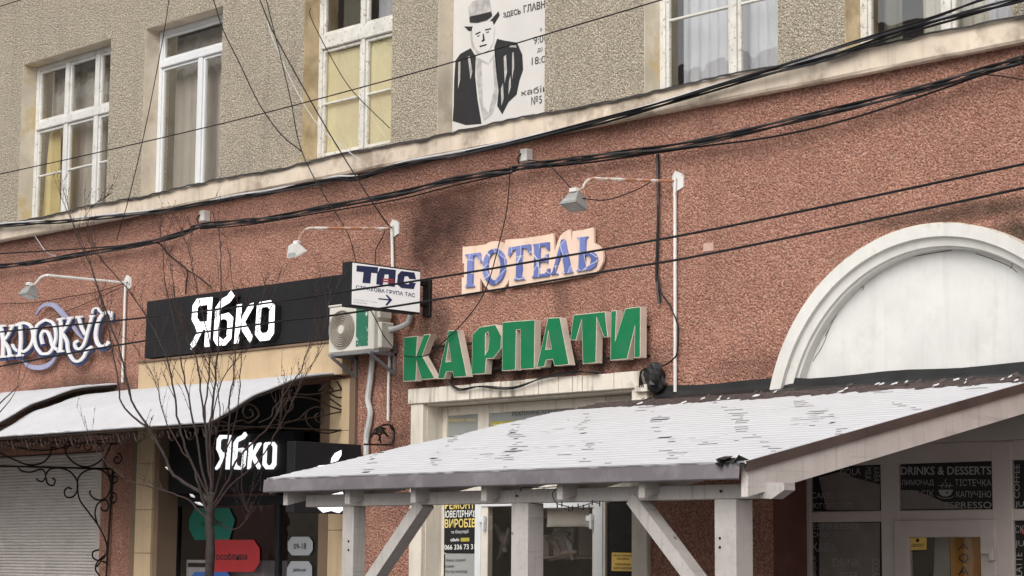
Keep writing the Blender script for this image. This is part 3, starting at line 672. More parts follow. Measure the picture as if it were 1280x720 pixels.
# ---- bitumen flashing above the wooden canopy
def roofz(y): return 3.36 + (3.36-2.335)/4.75*y    # y negative outwards; shingle surface
mb = MB(); pts = []
x = -15.05
while x < -8.0:
    pts.append((x, 3.47 + rnd.uniform(-.006, .006) + (.012 if int(x*1.3) % 2 else 0) - (0.015 if x > -13.2 else 0))); x += .3
for x, z in pts: mb.v += [Vector((x, -.022, z)), Vector((x, -.03, z-.06)), Vector((x, -.06-rnd.uniform(0, .02), roofz(-.06)+.015)), Vector((x, -.22, roofz(-.22)+.012))]
for i in range(len(pts)-1):
    for k in range(3): mb.f.append((i*4+k, i*4+k+1, (i+1)*4+k+1, (i+1)*4+k))
mb.build('roof_flashing', M['bitumen'], hotel)

# ================================================================== SHUTTER BAY AND SHOP BAY (left)
shx1 = -25.72
sh = MB().box(-33.1, -26.1, .36, .40, 0, 3.13); shut = sh.build('roller_shutter', M['shutter'], hotel)
xs1 = W(117, 650, -.22).x
first = None; sp_ = .047; k = 0; z = .02
while z < 3.1:
    if first is None:
        m_ = MB(); n = 5
        for xx in (-33.0, xs1):
            for j in range(n+1):
                t = math.pi*j/n; m_.v.append(Vector((xx, .355-.018*math.sin(t), z + (sp_-.006)*(1-math.cos(t))/2)))
        for j in range(n): m_.f.append((j, j+1, n+1+j+1, n+1+j))
        m_.f.append(tuple(range(n+1, 2*n+2)))
        first = m_.build('slat', M['shutter'], shut)
    else: clone(first, (0, 0, k*sp_), shut)
    k += 1; z += sp_
MB().bbox(xs1+.004, xs1+.10, .26, .40, 0, 3.14).build('shutter_rail', M['pvc_grey'], shut)
MB().bbox(xs1+.102, xs1+.24, .30, .42, 0, 3.14).build('shutter_post', M['tile_d'], shut)

bx0, bx1 = W(173, 455, .16).x, W(428, 459, .16).x
tb0, tb1 = W(300, 475, .16).z-.02, W(300, 441, .16).z-.005
tb1 = 4.20; tb0 = 3.90
zl = W(173, 455, .16).z; zr = W(428, 426, .16).z
jl = [173, 294, 352, 382, 428]
for i in range(4):
    a_, b_ = W(jl[i], 455, .16).x, W(jl[i+1], 440, .16).x
    MB().bbox(a_+.004, b_-.004, -.16, -.004, tb0, W(300, 440.5, .16).z, .005).build('tile', M['tile'], hotel)
TBZ = W(300, 440.5, .16).z
MB().box(bx0-.02, bx1+.02, -.19, -.002, TBZ+.002, TBZ+.03).build('beam_capping', M['tile_d'], hotel)
# pilasters: facing tiles with joints
def pil(pa, pb, zs, m, y=-.10, d=.10):
    x0, x1 = W(pa, 640, -y).x, W(pb, 640, -y).x
    for a, b in zip(zs[:-1], zs[1:]): MB().bbox(x0, x1, y, .28, a+.003, b-.003, .004).build('tile', m, hotel)
pil(169, 189, [0, .6, 1.25, 1.65, 2.25, 2.9, 3.5, 3.86], M['tile'])
pil(189.5, 197, [0, 3.86], M['tile_d'], -.06); pil(163, 168.5, [0, 3.86], M['tile_d'], -.06)
pil(410, 434, [0, .65, 1.3, 1.95, 2.6, 3.2, 3.86], M['tile'], -.03); pil(398, 409.5, [0, 3.86], M['tile_d'], 0.02)
pil(434.5, 441, [0, 3.86], M['tile_d'], -.05)
sx0, sx1 = -24.30, -20.78
# dark glazed shop front
fr = MB()
for xx in (sx0, W(349, 600, -.3).x, sx1): fr.bbox(xx-.035, xx+.035, .28, .36, 0, 3.6)
fr.bbox(sx0, sx1, .285, .355, 2.3, 2.42); fr.box(sx0, sx1, .29, .35, 3.3, 3.86)
shop = fr.build('shopfront', M['black'], hotel); shop['label'] = 'black glazed shop front between beige tiled pilasters'
P('pane', sx0, sx1, .05, 2.3, M['shopglass'], .315, shop); P('pane', sx0, sx1, 2.42, 3.3, M['shopglass'], .315, shop)
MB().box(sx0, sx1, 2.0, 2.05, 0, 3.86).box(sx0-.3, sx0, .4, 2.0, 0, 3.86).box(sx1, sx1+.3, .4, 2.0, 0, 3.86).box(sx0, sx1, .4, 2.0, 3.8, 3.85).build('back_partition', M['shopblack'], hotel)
# pale counter inside
a, b = W(233, 698, -.5), W(330, 712, -.5)
MB().bbox(a.x, b.x, .5, .9, a.z-.5, a.z-.02).build('counter', M['curtain_w'], hotel)
MB().bbox(a.x+.05, a.x+.7, .49, .498, a.z-.12, a.z-.06).build('counter_strip', M['ink'], hotel)
# strips behind the glass, modelled in place of a curtain-like reflection
for i in range(9):
    p0 = W(292+i*5.5, 605, -.45); p1 = W(300+i*5.2+rnd.uniform(-2, 8), 640-abs(i-4)*2, -.45)
    MB().tube([p0, (p0+p1)/2+Vector((.02, .03, 0)), p1], [.022, .03, .005], 5).build('reflection_streak', M['cafecurt'] if i % 3 else M['darkred'], hotel)

# ---- poster panel in the blind window
pz0, pz1 = 6.6, 9.28
po = MB().box(-18.63, PXR+.01, .245, .27, pz0, pz1).build('poster', M['poster'], hotel)
po['label'] = 'grey-white printed poster of a man in a hat and dark coat'
op_, sp4 = (540, 0), 4.233
def PL(name, pts, m, d=-.243, holes=(), th=.002):
    return plate(name, [pxloop(pts, d, op_, sp4)] + [pxloop(h, d, op_, sp4) for h in holes], -d-th, -d, M[m], po)
# a plain gentleman in a round hat with crossed lapels (generic figure)
PL('print', [(110, 640), (115, 560), (118, 420), (125, 320), (150, 285), (205, 255), (232, 300), (228, 400), (240, 520), (262, 655), (180, 662)], 'ink')
PL('print', [(330, 250), (345, 205), (385, 215), (450, 225), (478, 290), (482, 370), (462, 430), (448, 500), (405, 540), (372, 605), (345, 560), (352, 480), (340, 380)], 'ink')
PL('print', [(235, 300), (300, 335), (336, 265), (345, 400), (345, 520), (320, 600), (275, 640), (250, 530), (236, 410)], 'sk')
PL('print', [(262, 330), (300, 345), (322, 310), (330, 470), (300, 600), (272, 560)], 'poster', -.2405)
PL('print', [(212, 150), (225, 128), (320, 112), (332, 150), (326, 225), (300, 268), (262, 282), (232, 262), (216, 215)], 'poster', -.2405)
PL('print', [(170, 140), (230, 140), (300, 120), (352, 60), (358, 82), (330, 128), (250, 158), (195, 165)], 'ink')
PL('print', [(200, 118), (192, 40), (215, 8), (262, -8), (305, 0), (318, 70), (290, 100), (240, 115)], 'sk', -.2405)
PL('print', [(200, 118), (199, 88), (312, 62), (318, 84), (290, 106), (240, 120)], 'ink', -.238)
PL('print', [(205, 155), (214, 150), (222, 225), (236, 262), (262, 284), (240, 286), (212, 250), (202, 200)], 'sk')
for pts in ([(230, 178), (256, 166), (258, 172), (232, 185)], [(280, 156), (312, 148), (312, 155), (282, 163)], [(268, 180), (274, 178), (280, 214), (266, 222), (262, 216), (270, 208)], [(250, 243), (290, 232), (288, 240), (254, 250)], [(240, 190), (252, 186), (252, 191), (241, 195)], [(288, 170), (302, 166), (302, 171), (289, 175)]):
    PL('print', pts, 'ink', -.238)
for pts in ([(380, 300), (392, 290), (398, 380), (385, 440)], [(425, 280), (432, 275), (436, 350), (424, 420)], [(365, 470), (376, 440), (380, 520), (368, 560)], [(408, 430), (416, 400), (418, 460), (405, 500)], [(140, 330), (150, 325), (150, 420), (138, 470)], [(190, 300), (200, 296), (214, 380), (204, 420)], [(410, 240), (445, 240), (448, 252), (412, 250)]):
    PL('print', pts, 'sk', -.238)
def PQ(pts): return WQ(pts, -.242, op_, sp4)
lettering('ЗДЕСЬ', PQ([(376, 68), (468, 42), (470, 80), (378, 98)]), M['ink_soft'], po, bold=.02)
lettering('ГЛАВН', PQ([(484, 30), (598, 0), (598, 42), (486, 68)]), M['ink_soft'], po, bold=.02)
lettering('з', PQ([(570, 150), (582, 148), (582, 164), (570, 166)]), M['ink_soft'], po, extra=[('9:00', PQ([(538, 195), (612, 180), (612, 218), (538, 235)])), ('до', PQ([(558, 256), (586, 250), (586, 276), (558, 282)])),
    ('18:00', PQ([(528, 305), (625, 290), (625, 325), (528, 345)])), ('кабінет', PQ([(474, 476), (680, 432), (680, 470), (474, 508)])), ('№5', PQ([(526, 512), (582, 502), (582, 545), (526, 558)]))])

# ================================================================== SIGNS
# ---- green letters КАРПАТИ
def zz(pts, o, s, d): return pxloop(pts, d, o, s)
KD, KB = .20, .10
O4 = (500, 370)
kar = {'К': [[(20,205),(88,200),(82,295),(120,193),(153,190),(112,298),(175,412),(108,419),(84,332),(80,424),(16,428)]],
 'А': [[(243,172),(288,170),(335,402),(270,408),(262,378),(232,380),(222,412),(188,415)], [(243,240),(255,325),(230,328)]],
 'Р': [[(362,192),(398,155),(478,142),(508,200),(505,262),(468,312),(432,314),(426,388),(358,393)], [(428,188),(440,180),(446,215),(441,268),(427,292)]],
 'П': [[(512,130),(675,118),(672,363),(602,368),(602,168),(582,170),(578,370),(510,375)]],
 'А2': [[(740,110),(800,106),(846,343),(772,351),(764,318),(732,321),(722,354),(684,358)], [(742,180),(757,263),(729,266)]],
 'Т': [[(868,94),(1026,77),(1040,205),(1020,207),(985,112),(980,334),(914,340),(908,124),(880,222),(851,220)]],
 'И': [[(1055,74),(1083,70),(1078,215),(1127,62),(1203,52),(1202,306),(1171,311),(1174,160),(1136,316),(1052,322)]]}
ks = thing('hotel_name_sign', 'green block letters КАРПАТИ with cream sides above the stone lintel', 'sign', (-17.2, -.1, 3.75))
for k, lp in kar.items():
    L_ = plate('letter', [zz(l, O4, 4, KD) for l in lp], -KD, -KB, M['scream'], ks)
    L_['label'] = 'green letter %s with cream sides' % k[0]
    plate('letter_face', [zz(l, O4, 4, KD) for l in lp], -KD-.004, -KD, M['sgreen'], L_, offset=-.008)
mb = MB()
ra, rb = W(505, 436, .07), W(800, 398, .07); mb.beam((ra.x+.05, -.07, 4.14), (rb.x, -.07, 4.14), .03, .03); mb.beam((ra.x+.05, -.07, 3.82), (rb.x, -.07, 3.82), .03, .03)
for i in range(8): mb.box(ra.x+.1+i*.55, ra.x+.13+i*.55, -.07, 0.01, 4.13, 4.15).box(ra.x+.1+i*.55, ra.x+.13+i*.55, -.07, 0.01, 3.81, 3.83)
mb.build('support_rail', M['iron'], ks)

# ---- ГОТЕЛЬ panel
OG, SG = (560, 270), 6.095
gs = thing('hotel_word_sign', 'cream cut-out panel with blue mosaic serif letters ГОТЕЛЬ', 'sign', (-17.2, -.03, 4.6))
pan = [(112,235),(200,228),(290,215),(300,205),(335,194),(370,190),(405,196),(430,212),(440,180),(560,172),(700,152),(803,132),(812,275),(830,210),(855,150),(890,118),(930,100),(945,195),(950,115),(1030,105),(1110,85),(1112,205),(1150,225),(1175,260),(1185,300),(1180,350),(1150,410),(1100,447),(800,500),(465,550),(462,480),(450,515),(430,542),(400,562),(370,572),(340,572),(310,560),(285,535),(262,500),(245,470),(243,580),(170,584),(130,592),(105,602),(105,470),(122,465),(122,360),(110,358)]
plate('panel', [zz(pan, OG, SG, .06)], -.06, -.03, M['spanel'], gs)
def ell(cx, cy, rx, ry, sh=-.13, n=22): return [(cx+rx*math.cos(2*math.pi*i/n), cy+ry*math.sin(2*math.pi*i/n)+sh*rx*math.cos(2*math.pi*i/n)) for i in range(n)]
gl = {'Г': [[(130,292),(240,278),(250,352),(238,350),(218,298),(190,302),(182,515),(197,538),(125,543),(142,518),(147,312),(130,305)]],
 'О': [ell(349,385,88,138), ell(349,385,50,106)],
 'Т': [[(462,240),(622,214),(628,290),(612,285),(598,247),(562,245),(557,455),(580,482),(498,492),(515,462),(520,256),(492,262),(470,305),(455,303)]],
 'Е': [[(640,216),(765,198),(766,258),(752,255),(738,226),(697,230),(694,325),(735,316),(745,290),(757,288),(754,358),(742,345),(693,350),(690,445),(738,438),(756,402),(770,400),(766,455),(633,472),(652,448),(656,232)]],
 'Л': [[(862,180),(885,176),(930,400),(946,430),(870,440),(886,412),(862,270),(815,422),(832,442),(776,448),(795,422)]],
 'Ь': [[(980,165),(1062,155),(1046,175),(1042,272),(1090,268),(1124,292),(1135,335),(1120,382),(1085,408),(975,424),(992,398),(1000,188)], [(1041,300),(1072,298),(1088,328),(1082,368),(1062,388),(1040,392)]]}
for k, lp in gl.items(): plate('letter', [zz(l, OG, SG, .09) for l in lp], -.09, -.06, M['mosaic'], gs)

# ---- black ЯБКО board and white letters
OY, SY = (220, 340), 6.0
ys = thing('shop_name_board', 'long black board with white letters ЯБКО above the beige tile beam', 'sign', (-22.5, -.1, 4.2))
bd = [(184,377),(330,356.6),(438,341.5),(436,421.5),(330,432.5),(180.5,448)]
plate('board', [pxloop(bd, .19)], -.19, -.01, M['black'], ys)
yab = {'я': [[(160,200),(275,188),(252,560),(215,563),(222,430),(205,432),(160,520),(150,545),(115,582),(108,550),(160,455),(145,405),(120,360),(128,250)], [(175,255),(240,245),(236,370),(182,375),(160,345),(163,272)]],
 'б': [[(415,140),(440,180),(405,228),(340,268),(335,322),(395,305),(430,340),(415,500),(370,550),(310,553),(283,510),(298,270),(340,205),(385,180)], [(335,365),(350,352),(378,355),(390,375),(380,490),(352,505),(330,490),(325,475)]],
 'к': [[(460,245),(495,240),(487,360),(545,245),(583,230),(580,265),(518,375),(575,480),(558,535),(500,445),(492,415),(480,430),(470,535),(438,538)]],
 'о': [[(630,225),(712,212),(742,250),(735,460),(700,510),(632,518),(595,470),(610,250)], [(648,265),(690,260),(703,280),(697,430),(682,455),(648,460),(632,440),(640,280)]]}
for k, lp in yab.items():
    L_ = plate('letter', [zz(l, OY, SY, .30) for l in lp], -.30, -.20, M['black'], ys)
    plate('letter_face', [zz(l, OY, SY, .30) for l in lp], -.306, -.30, M['swhite_l'], L_)
# ---- the second, lit name board under the awning
o7, s7 = (250, 440), 3.274
zy = thing('lit_shop_sign', 'smaller black sign with glowing white letters ЯБКО under the white awning', 'sign', (-22.3, .05, 2.6))
a, b = W(206, 602, -.02), W(362, 532, -.02)
MB().bbox(a.x, b.x, .08, .27, 2.47, 3.25).build('board', M['black'], zy)
def m2(p): # same lettering, level and smaller
    x, y = p; y2 = y + (x-108)*.105
    return (60 + (x-108)/634*252, 318 + (y2-160)/430*172 if True else 0)
for k, lp in yab.items():
    plate('letter', [zz([m2(p) for p in l], o7, s7, -.05) for l in lp], .045, .075, M['swhite_l'], zy, offset=-.012)

# ---- КРОКУС script sign
OK_, SK = (0, 360), 6.0
ko = thing('flower_shop_sign', 'ornate white and dusty blue letters КРОКУС with lilac swooshes at the far left', 'sign', (-26.9, -.1, 3.9))
def ribbon(pts, w0, w1=None, n=8):
    P2 = spline([(p[0], p[1], 0) for p in pts], n); N_ = len(P2); a = []; b = []
    for i, p in enumerate(P2):
        d = (P2[min(i+1, N_-1)] - P2[max(i-1, 0)]).normalized(); t = i/(N_-1)
        w_ = w0 if w1 is None else (w0 + (w1-w0)*t if not isinstance(w1, str) else w0*(.15+.85*math.sin(math.pi*min(1, max(0, t)))))
        nn_ = Vector((-d.y, d.x, 0))*w_/2; a.append((p.x+nn_.x, p.y+nn_.y)); b.append((p.x-nn_.x, p.y-nn_.y))
    return a + b[::-1]
strokes = {'К': [([(5,285),(22,400),(20,515)], 26), ([(95,285),(55,360),(22,400)], 20), ([(25,395),(60,450),(75,512)], 24), ([(-20,288),(40,282)], 16), ([(70,284),(110,280)], 16), ([(-10,518),(45,514)], 16), ([(58,512),(100,506)], 16)],
 'Р': [([(150,275),(155,400),(145,505)], 26), ([(120,278),(180,262),(228,285),(246,340),(242,400),(215,450),(180,475),(155,470)], 22), ([(120,508),(172,504)], 16), ([(90,420),(105,450),(130,475)], 16)],
 'О': [([(340,238),(280,280),(258,360),(270,440),(310,495)], 22), ([(340,238),(395,262),(418,340),(408,420),(370,485),(310,495)], 22), ([(318,420),(308,360),(325,325),(355,330),(375,370),(392,430),(430,465)], 22)],
 'К2': [([(452,232),(458,350),(450,475)], 26), ([(530,225),(495,290),(462,335)], 22), ([(462,330),(500,400),(510,470),(545,535),(585,550),(625,520),(650,470),(690,440)], 22), ([(428,236),(480,228)], 16), ([(505,228),(545,222)], 16), ([(430,478),(475,472)], 16)],
 'У': [([(590,225),(612,300),(640,350)], 24), ([(690,215),(660,320),(630,420),(600,455),(570,450),(560,415),(585,395)], 22), ([(568,220),(618,214)], 16), ([(670,213),(706,209)], 16)],
 'С': [([(835,195),(800,182),(762,205),(732,265),(718,340),(724,400),(750,436),(785,434),(815,405)], 27), ([(836,175),(832,245)], 16), ([(690,192),(700,160),(728,150),(745,172),(770,192)], 13)]}
for lp, w0, w1 in (([(265,205),(300,150),(345,124),(400,130),(440,165),(480,210),(530,270),(580,340),(620,385)], 36, 'x'), ([(165,540),(205,580),(258,596),(330,590),(385,555),(425,500)], 36, 'x')):
    plate('swoosh', [zz(ribbon(lp, w0, w1), OK_, SK, .10)], -.10, -.07, M['klilac'], ko)
for k, st in strokes.items():
    v = MB()
    for (pts, w0) in st:
        vv, ff = loops2mesh([zz(ribbon([(p[0]+11, p[1]+17) for p in pts], w0+11), OK_, SK, .11)], .02+rnd.random()*.001); v.add([(p.x, -.11-p.z, p.y) for p in vv], ff)
    L_ = v.build('letter', M['kblue'], ko)
    v = MB()
    for j, (pts, w0) in enumerate(st):
        vv, ff = loops2mesh([zz(ribbon(pts, w0*.9), OK_, SK, .16)], .012+.001*j); v.add([(p.x, -.155-p.z, p.y) for p in vv], ff)
    v.build('letter_face', M['swhite'], L_)

# ---- TAS light box on its arm (stands at right angles to the wall)
OT, ST = (400, 310), 4.2375
tx = W(537, 370).x + .07
ts = thing('insurance_light_box', 'white light box reading ТАС with a black case, sticking out above the air conditioner', 'sign', (tx, 0, 4.6))
tq = [XP(*zc(OT, ST, p), tx) for p in ((172, 75), (535, 125), (525, 345), (165, 300))]
y0 = (tq[0].y+tq[3].y)/2; y1 = (tq[1].y+tq[2].y)/2; z1 = (tq[0].z+tq[1].z)/2; z0 = (tq[2].z+tq[3].z)/2
MB().bbox(tx-.17, tx-.002, y0-.012, y1+.012, z0-.012, z1+.012, .008).build('case', M['black'], ts)
MB().box(tx-.01, tx+.004, y0+.006, y1-.006, z0+.006, z1-.006).build('face', M['lightbox'], ts)
def TL(pts, m, name='lettering'):
    lp = [[(XP(*zc(OT, ST, p), tx+.006).y, XP(*zc(OT, ST, p), tx+.006).z) for p in l] for l in pts]
    return plateX(name, lp, tx+.0065, tx+.0045, M[m], ts)
TL([[(195,92),(308,102),(305,135),(272,131),(266,188),(225,184),(231,128),(193,124)]], 'snavy')
TL([[(318,106),(402,116),(396,206),(360,202),(364,140),(342,140),(332,199),(298,192),(302,140)]], 'snavy')
TL([[(430,122),(500,130),(509,166),(474,164),(466,150),(448,150),(442,188),(468,192),(478,181),(508,186),(496,218),(432,212),(408,192),(412,142)]], 'snavy')
for zz_ in (160, 172): 
    lp = [[(XP(*zc(OT, ST, p), tx+.008).y, XP(*zc(OT, ST, p), tx+.008).z) for p in [(330, zz_), (392, zz_+6), (392, zz_+13), (330, zz_+7)]]]
    plateX('stripe', lp, tx+.009, tx+.0065, M['sred'], ts)
lettering('СТРАХОВА ГРУПА ТАС', XQ([(190, 197), (503, 240), (503, 262), (190, 216)], tx+.006, OT, ST), M['snavy'], ts, (.001, 0, 0), bold=.02)
TL([[(310,265),(365,271),(348,250),(356,248),(383,275),(354,306),(346,302),(364,278),(310,272)]], 'snavy', 'arrow')
lettering('страхування авто та майна', XQ([(178, 268), (305, 285), (305, 292), (178, 276)], tx+.006, OT, ST), M['grey_ink'], ts, (.001, 0, 0), extra=[('м. Мукачево', XQ([(178, 282), (250, 291), (250, 299), (178, 290)], tx+.006, OT, ST))])
wb0, wb1 = W(537, 396).z, W(537, 350).z
m_ = MB().bbox(tx-.15, tx-.02, -.045, -.003, wb0, wb1); m_.bbox(tx-.12, tx-.06, y1+.01, -.04, z1-.16, z1-.10); m_.bbox(tx-.12, tx-.06, y1+.01, -.04, z0+.10, z0+.16)
m_.build('wall_bracket', M['iron'], ts)

# ---- apple light box
ax = W(458, 600).x
ap = thing('apple_light_box', 'black light box with a white bitten apple, beside the dark shop entrance', 'sign', (ax, 0, 2.4))
aq = [XP(*p, ax) for p in ((369, 552), (452, 555), (452, 643), (369, 643))]
ay0, ay1 = aq[0].y, aq[1].y; az1 = (aq[0].z+aq[1].z)/2; az0 = aq[2].z
MB().bbox(ax-.16, ax-.002, ay0, ay1, az0, az1).build('case', M['black'], ap)
MB().bbox(ax-.12, ax-.05, ay1, -.11, az0+.2, az0+.26).bbox(ax-.12, ax-.05, ay1, -.11, az1-.26, az1-.2).build('wall_bracket', M['iron'], ap)
un = [(0,.62),(-.12,.68),(-.28,.66),(-.42,.55),(-.5,.35),(-.5,.1),(-.42,-.15),(-.30,-.36),(-.17,-.47),(-.05,-.44),(.03,-.42),(.12,-.45),(.22,-.47),(.34,-.36),(.44,-.18),(.34,-.08),(.28,.06),(.28,.2),(.33,.35),(.42,.45),(.32,.6),(.18,.67),(.08,.65)]
lf_ = [(.0,.74),(.02,.86),(.10,.98),(.24,1.06),(.24,.94),(.16,.80)]
cA = XP(413, 605, ax); wA = .92*abs(XP(441, 605, ax).y-XP(385, 605, ax).y); hA = (XP(413, 562, ax).z-XP(413, 641, ax).z)/1.53
zc0 = XP(413, 641, ax).z + .47*hA
for pts in (un, lf_):
    plateX('apple_emblem' if pts is un else 'leaf_emblem', [[(cA.y + p[0]*wA, zc0 + p[1]*hA) for p in pts]], ax+.012, ax-.001, M['swhite_l'], ap)

# ---- stickers on the shop glass
so_ = (170, 580); ss = 4.923
def sticker(name, label, pts, m, text=None, tq_=None, grp=None, d=-.30):
    t = plate(name, [pxloop(pts, d, so_, ss)], -d-.003, -d, M[m], None); tag(t, label, 'sticker', grp)
    if text: lettering(text, WQ(tq_, d+.006, so_, ss), M['ink'], t, bold=.012)
sticker('window_sticker', 'teal green eight-sided sticker with the word привіт behind the tree trunk', [(328,340),(362,272),(575,272),(610,345),(575,465),(362,468),(328,400)], 'hexg', 'привіт', [(400,350),(530,345),(530,385),(400,390)])
sticker('window_sticker', 'red arrow-shaped sticker reading особлива right of the tree trunk', [(462,466),(725,466),(762,520),(762,610),(725,664),(462,664)], 'hexr', 'особлива', [(492,548),(684,545),(684,590),(492,592)])
sticker('window_sticker', 'blue sticker just showing at the bottom edge left of the red one', [(340,690),(362,664),(560,664),(580,690),(580,820),(340,820)], 'hexb')
sticker('window_sticker', 'grey sticker with opening hours 09-18', [(935,480),(960,448),(1065,448),(1088,480),(1088,530),(1065,562),(960,562),(935,530)], 'hexs', '09-18', [(970,490),(1048,486),(1048,524),(970,524)])
sticker('window_sticker', 'grey sticker with the web address jabko.ua', [(930,640),(955,598),(1062,598),(1084,630),(1084,690),(1062,715),(955,715),(930,690)], 'hexs', 'jabko.ua', [(966,640),(1045,638),(1045,668),(966,668)])

# ================================================================== AIR CONDITIONER
acx1 = -19.36; acy = -.40; acx0 = W(410.5, 412, .40).x
ZA0, ZA1 = W(440, 440, .40).z, W(412, 383.5, .40).z - .01
acx1 = XP(466.5, 410, 0).x if False else W(466.5, 410, .40).x
ac = thing('air_conditioner', 'cream outdoor air conditioner unit on wall brackets under the ТАС light box', 'air conditioner', ((acx0+acx1)/2, -.2, ZA0))
MB().bbox(acx0, acx1, acy, -.10, ZA0, ZA1, .02).build('casing', M['ac'], ac)
MB().bbox(acx0-.008, acx1+.008, acy-.008, -.09, ZA1, ZA1+.025, .008).build('lid', M['ac'], ac)
fc = W(427, 411, .41); fcx, fcz = fc.x, (ZA0+ZA1)/2
rF = .235
m_ = MB()
for r_, y_ in ((rF, 0), (rF*.88, 0), (rF*.76, 0), (rF*.64, 0), (rF*.52, 0), (rF*.40, 0), (rF*.30, 0)):
    ring = [(fcx+r_*math.cos(2*math.pi*i/32), acy-.016, fcz+r_*math.sin(2*math.pi*i/32)) for i in range(33)]
    m_.tube(ring, .0075, 5)
for i in range(8):
    t = math.pi*i/4; m_.tube([(fcx+.06*math.cos(t), acy-.012, fcz+.06*math.sin(t)), (fcx+rF*math.cos(t), acy-.012, fcz+rF*math.sin(t))], .004, 4)
gr = m_.build('fan_grille', M['grille'], ac)
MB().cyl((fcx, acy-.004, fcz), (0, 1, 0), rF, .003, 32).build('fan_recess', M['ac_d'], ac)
MB().cyl((fcx, acy-.024, fcz), (0, 1, 0), .055, .015, 20).build('hub', M['ac'], gr)
gp0, gp1 = W(444.5, 410, .41).x, W(459.5, 410, .41).x
MB().box(gp0, gp1, acy-.003, acy-.0005, ZA0+.06, ZA1-.05).build('sticker_panel', M['ac_green'], ac)
m_ = MB().bbox(acx1-.001, acx1+.05, -.34, -.14, ZA1-.19, ZA1-.04, .01).bbox(acx1-.001, acx1+.07, -.33, -.12, ZA0+.03, ZA1-.24, .012)
m_.build('side_cover', M['ac'], ac)
m_ = MB()
for xx in (acx0+.1, acx1-.02):
    m_.beam((xx, -.44, ZA0-.03), (xx, 0, ZA0-.03), .035, .035); m_.beam((xx, -.025, ZA0-.28), (xx, -.025, ZA0+.10), .035, .035, (1, 0, 0)); m_.beam((xx, -.42, ZA0-.045), (xx, -.03, ZA0-.27), .03, .03)
m_.beam((acx0, -.38, ZA0-.015), (acx1+.1, -.38, ZA0-.015), .03, .03)
m_.build('wall_bracket', M['steel_g'], ac)
pp = spline([(acx1+.07, -.2, ZA0+.26), (acx1+.16, -.14, ZA0+.28), (acx1+.26, -.07, ZA0+.34), (acx1+.30, -.05, ZA0+.45)], 5)
MB().tube(pp, .035, 8).build('pipe', M['pipe_w'], ac)
cp = [(466, 440), (465, 455), (463, 475), (460, 500), (463, 515), (461, 530), (458, 545), (458, 560), (457, 600)]
tag(MB().tube(spline([W(*p, .06) for p in cp], 4), .038, 8).build('drain_pipe', M['pipe_w']), 'lumpy white insulated pipe running down the wall below the air conditioner', 'pipe')
tag(MB().tube([W(487, 440, .05), W(485.5, 480, .05), W(485, 526, .05)], .018, 6).build('thin_pipe', M['white_metal']), 'short thin white pipe hanging on the red wall right of the insulated pipe', 'pipe')

# ================================================================== FLOODLIGHTS ON WALL ARMS
def floodlight(label, base, pole_end, arm_px, d_arm, head_px, d_head, m_arm, tilt=-.35, s=1.0, plate_s=1.0):
    b = W(*base, .0); t = thing('floodlight', label, 'lamp', (b.x, 0, b.z), 'floodlights on swan-neck wall arms')
    k = .11*plate_s
    pl = [(b.x-.02*plate_s, b.z+k), (b.x+k*.9, b.z+k*.55), (b.x+k*.9, b.z-k*.75), (b.x-.01*plate_s, b.z-k*1.1), (b.x-k*.55, b.z-k*.5), (b.x-k*.55, b.z+k*.5)]
    plate('wall_plate', [pl], -.02, -.002, M['white_metal'], t)
    pe = W(*pole_end, .045)
    MB().tube([(b.x, -.045, b.z+.03), pe], .019, 8).build('pole', M['white_metal'], t)
    pts = [Vector((b.x, -.045, b.z-.01))] + [W(*p, dd) for p, dd in zip(arm_px, d_arm)]
    MB().tube([pts[0]] + spline(pts[1:], 3), .018, 8).build('arm', m_arm, t)
    h = W(*head_px, d_head); a = pts[-1]
    MB().tube([a, h+Vector((0, 0, .08*s))], .012, 6).build('stem', m_arm, t)
    # head: a wedge-shaped housing opening downwards with a rim and glass
    mb = MB(); rot = Matrix.Rotation(tilt, 3, 'X')
    w0, w1, l0, l1, hh = .055*s, .12*s, .05*s, .10*s, .15*s
    v = [(-w0,-l0,hh),(w0,-l0,hh),(w0,l0,hh),(-w0,l0,hh),(-w1,-l1,0),(w1,-l1,0),(w1,l1,0),(-w1,l1,0),(-w1,-l1,-.02*s),(w1,-l1,-.02*s),(w1,l1,-.02*s),(-w1,l1,-.02*s)]
    v = [h + rot @ Vector(p) + Vector((0, 0, -.06*s)) for p in v]
    mb.add(v, [(3,2,1,0),(0,1,5,4),(1,2,6,5),(2,3,7,6),(3,0,4,7),(4,5,9,8),(5,6,10,9),(6,7,11,10),(7,4,8,11),(8,9,10,11)])
    hd = mb.build('lamp_head', M['lamp_grey'] if s > .9 else M['white_metal'], t)
    g = [h + rot @ Vector(p) + Vector((0, 0, -.06*s)) for p in ((-w1*.85,-l1*.85,-.022*s),(w1*.85,-l1*.85,-.022*s),(w1*.85,l1*.85,-.022*s),(-w1*.85,l1*.85,-.022*s))]
    MB().quad(*g).build('lamp_glass', M['lampglass'], hd)
    g = [h + rot @ Vector(p) + Vector((0, 0, -.06*s)) for p in ((-w1*.8,-l1*1.02,.005*s),(w1*.8,-l1*1.02,.005*s),(w0*.9,-l0*1.08,hh*.8),(-w0*.9,-l0*1.08,hh*.8))]
    MB().quad(*g).build('lamp_glass', M['lampglass'], hd)
    MB().bbox(h.x-.05*s, h.x+.05*s, h.y-.03, h.y+.03, h.z+.085*s, h.z+.13*s).build('ballast_box', M['white_metal'], hd)
    return t
floodlight('floodlight on a long arm right of the word ГОТЕЛЬ, pole down to the canopy', (847, 226), (844, 490), [(741, 223), (734, 226), (728, 236)], [.70, .74, .78], (717.5, 250), .8, M['rust_metal'], s=1.02)
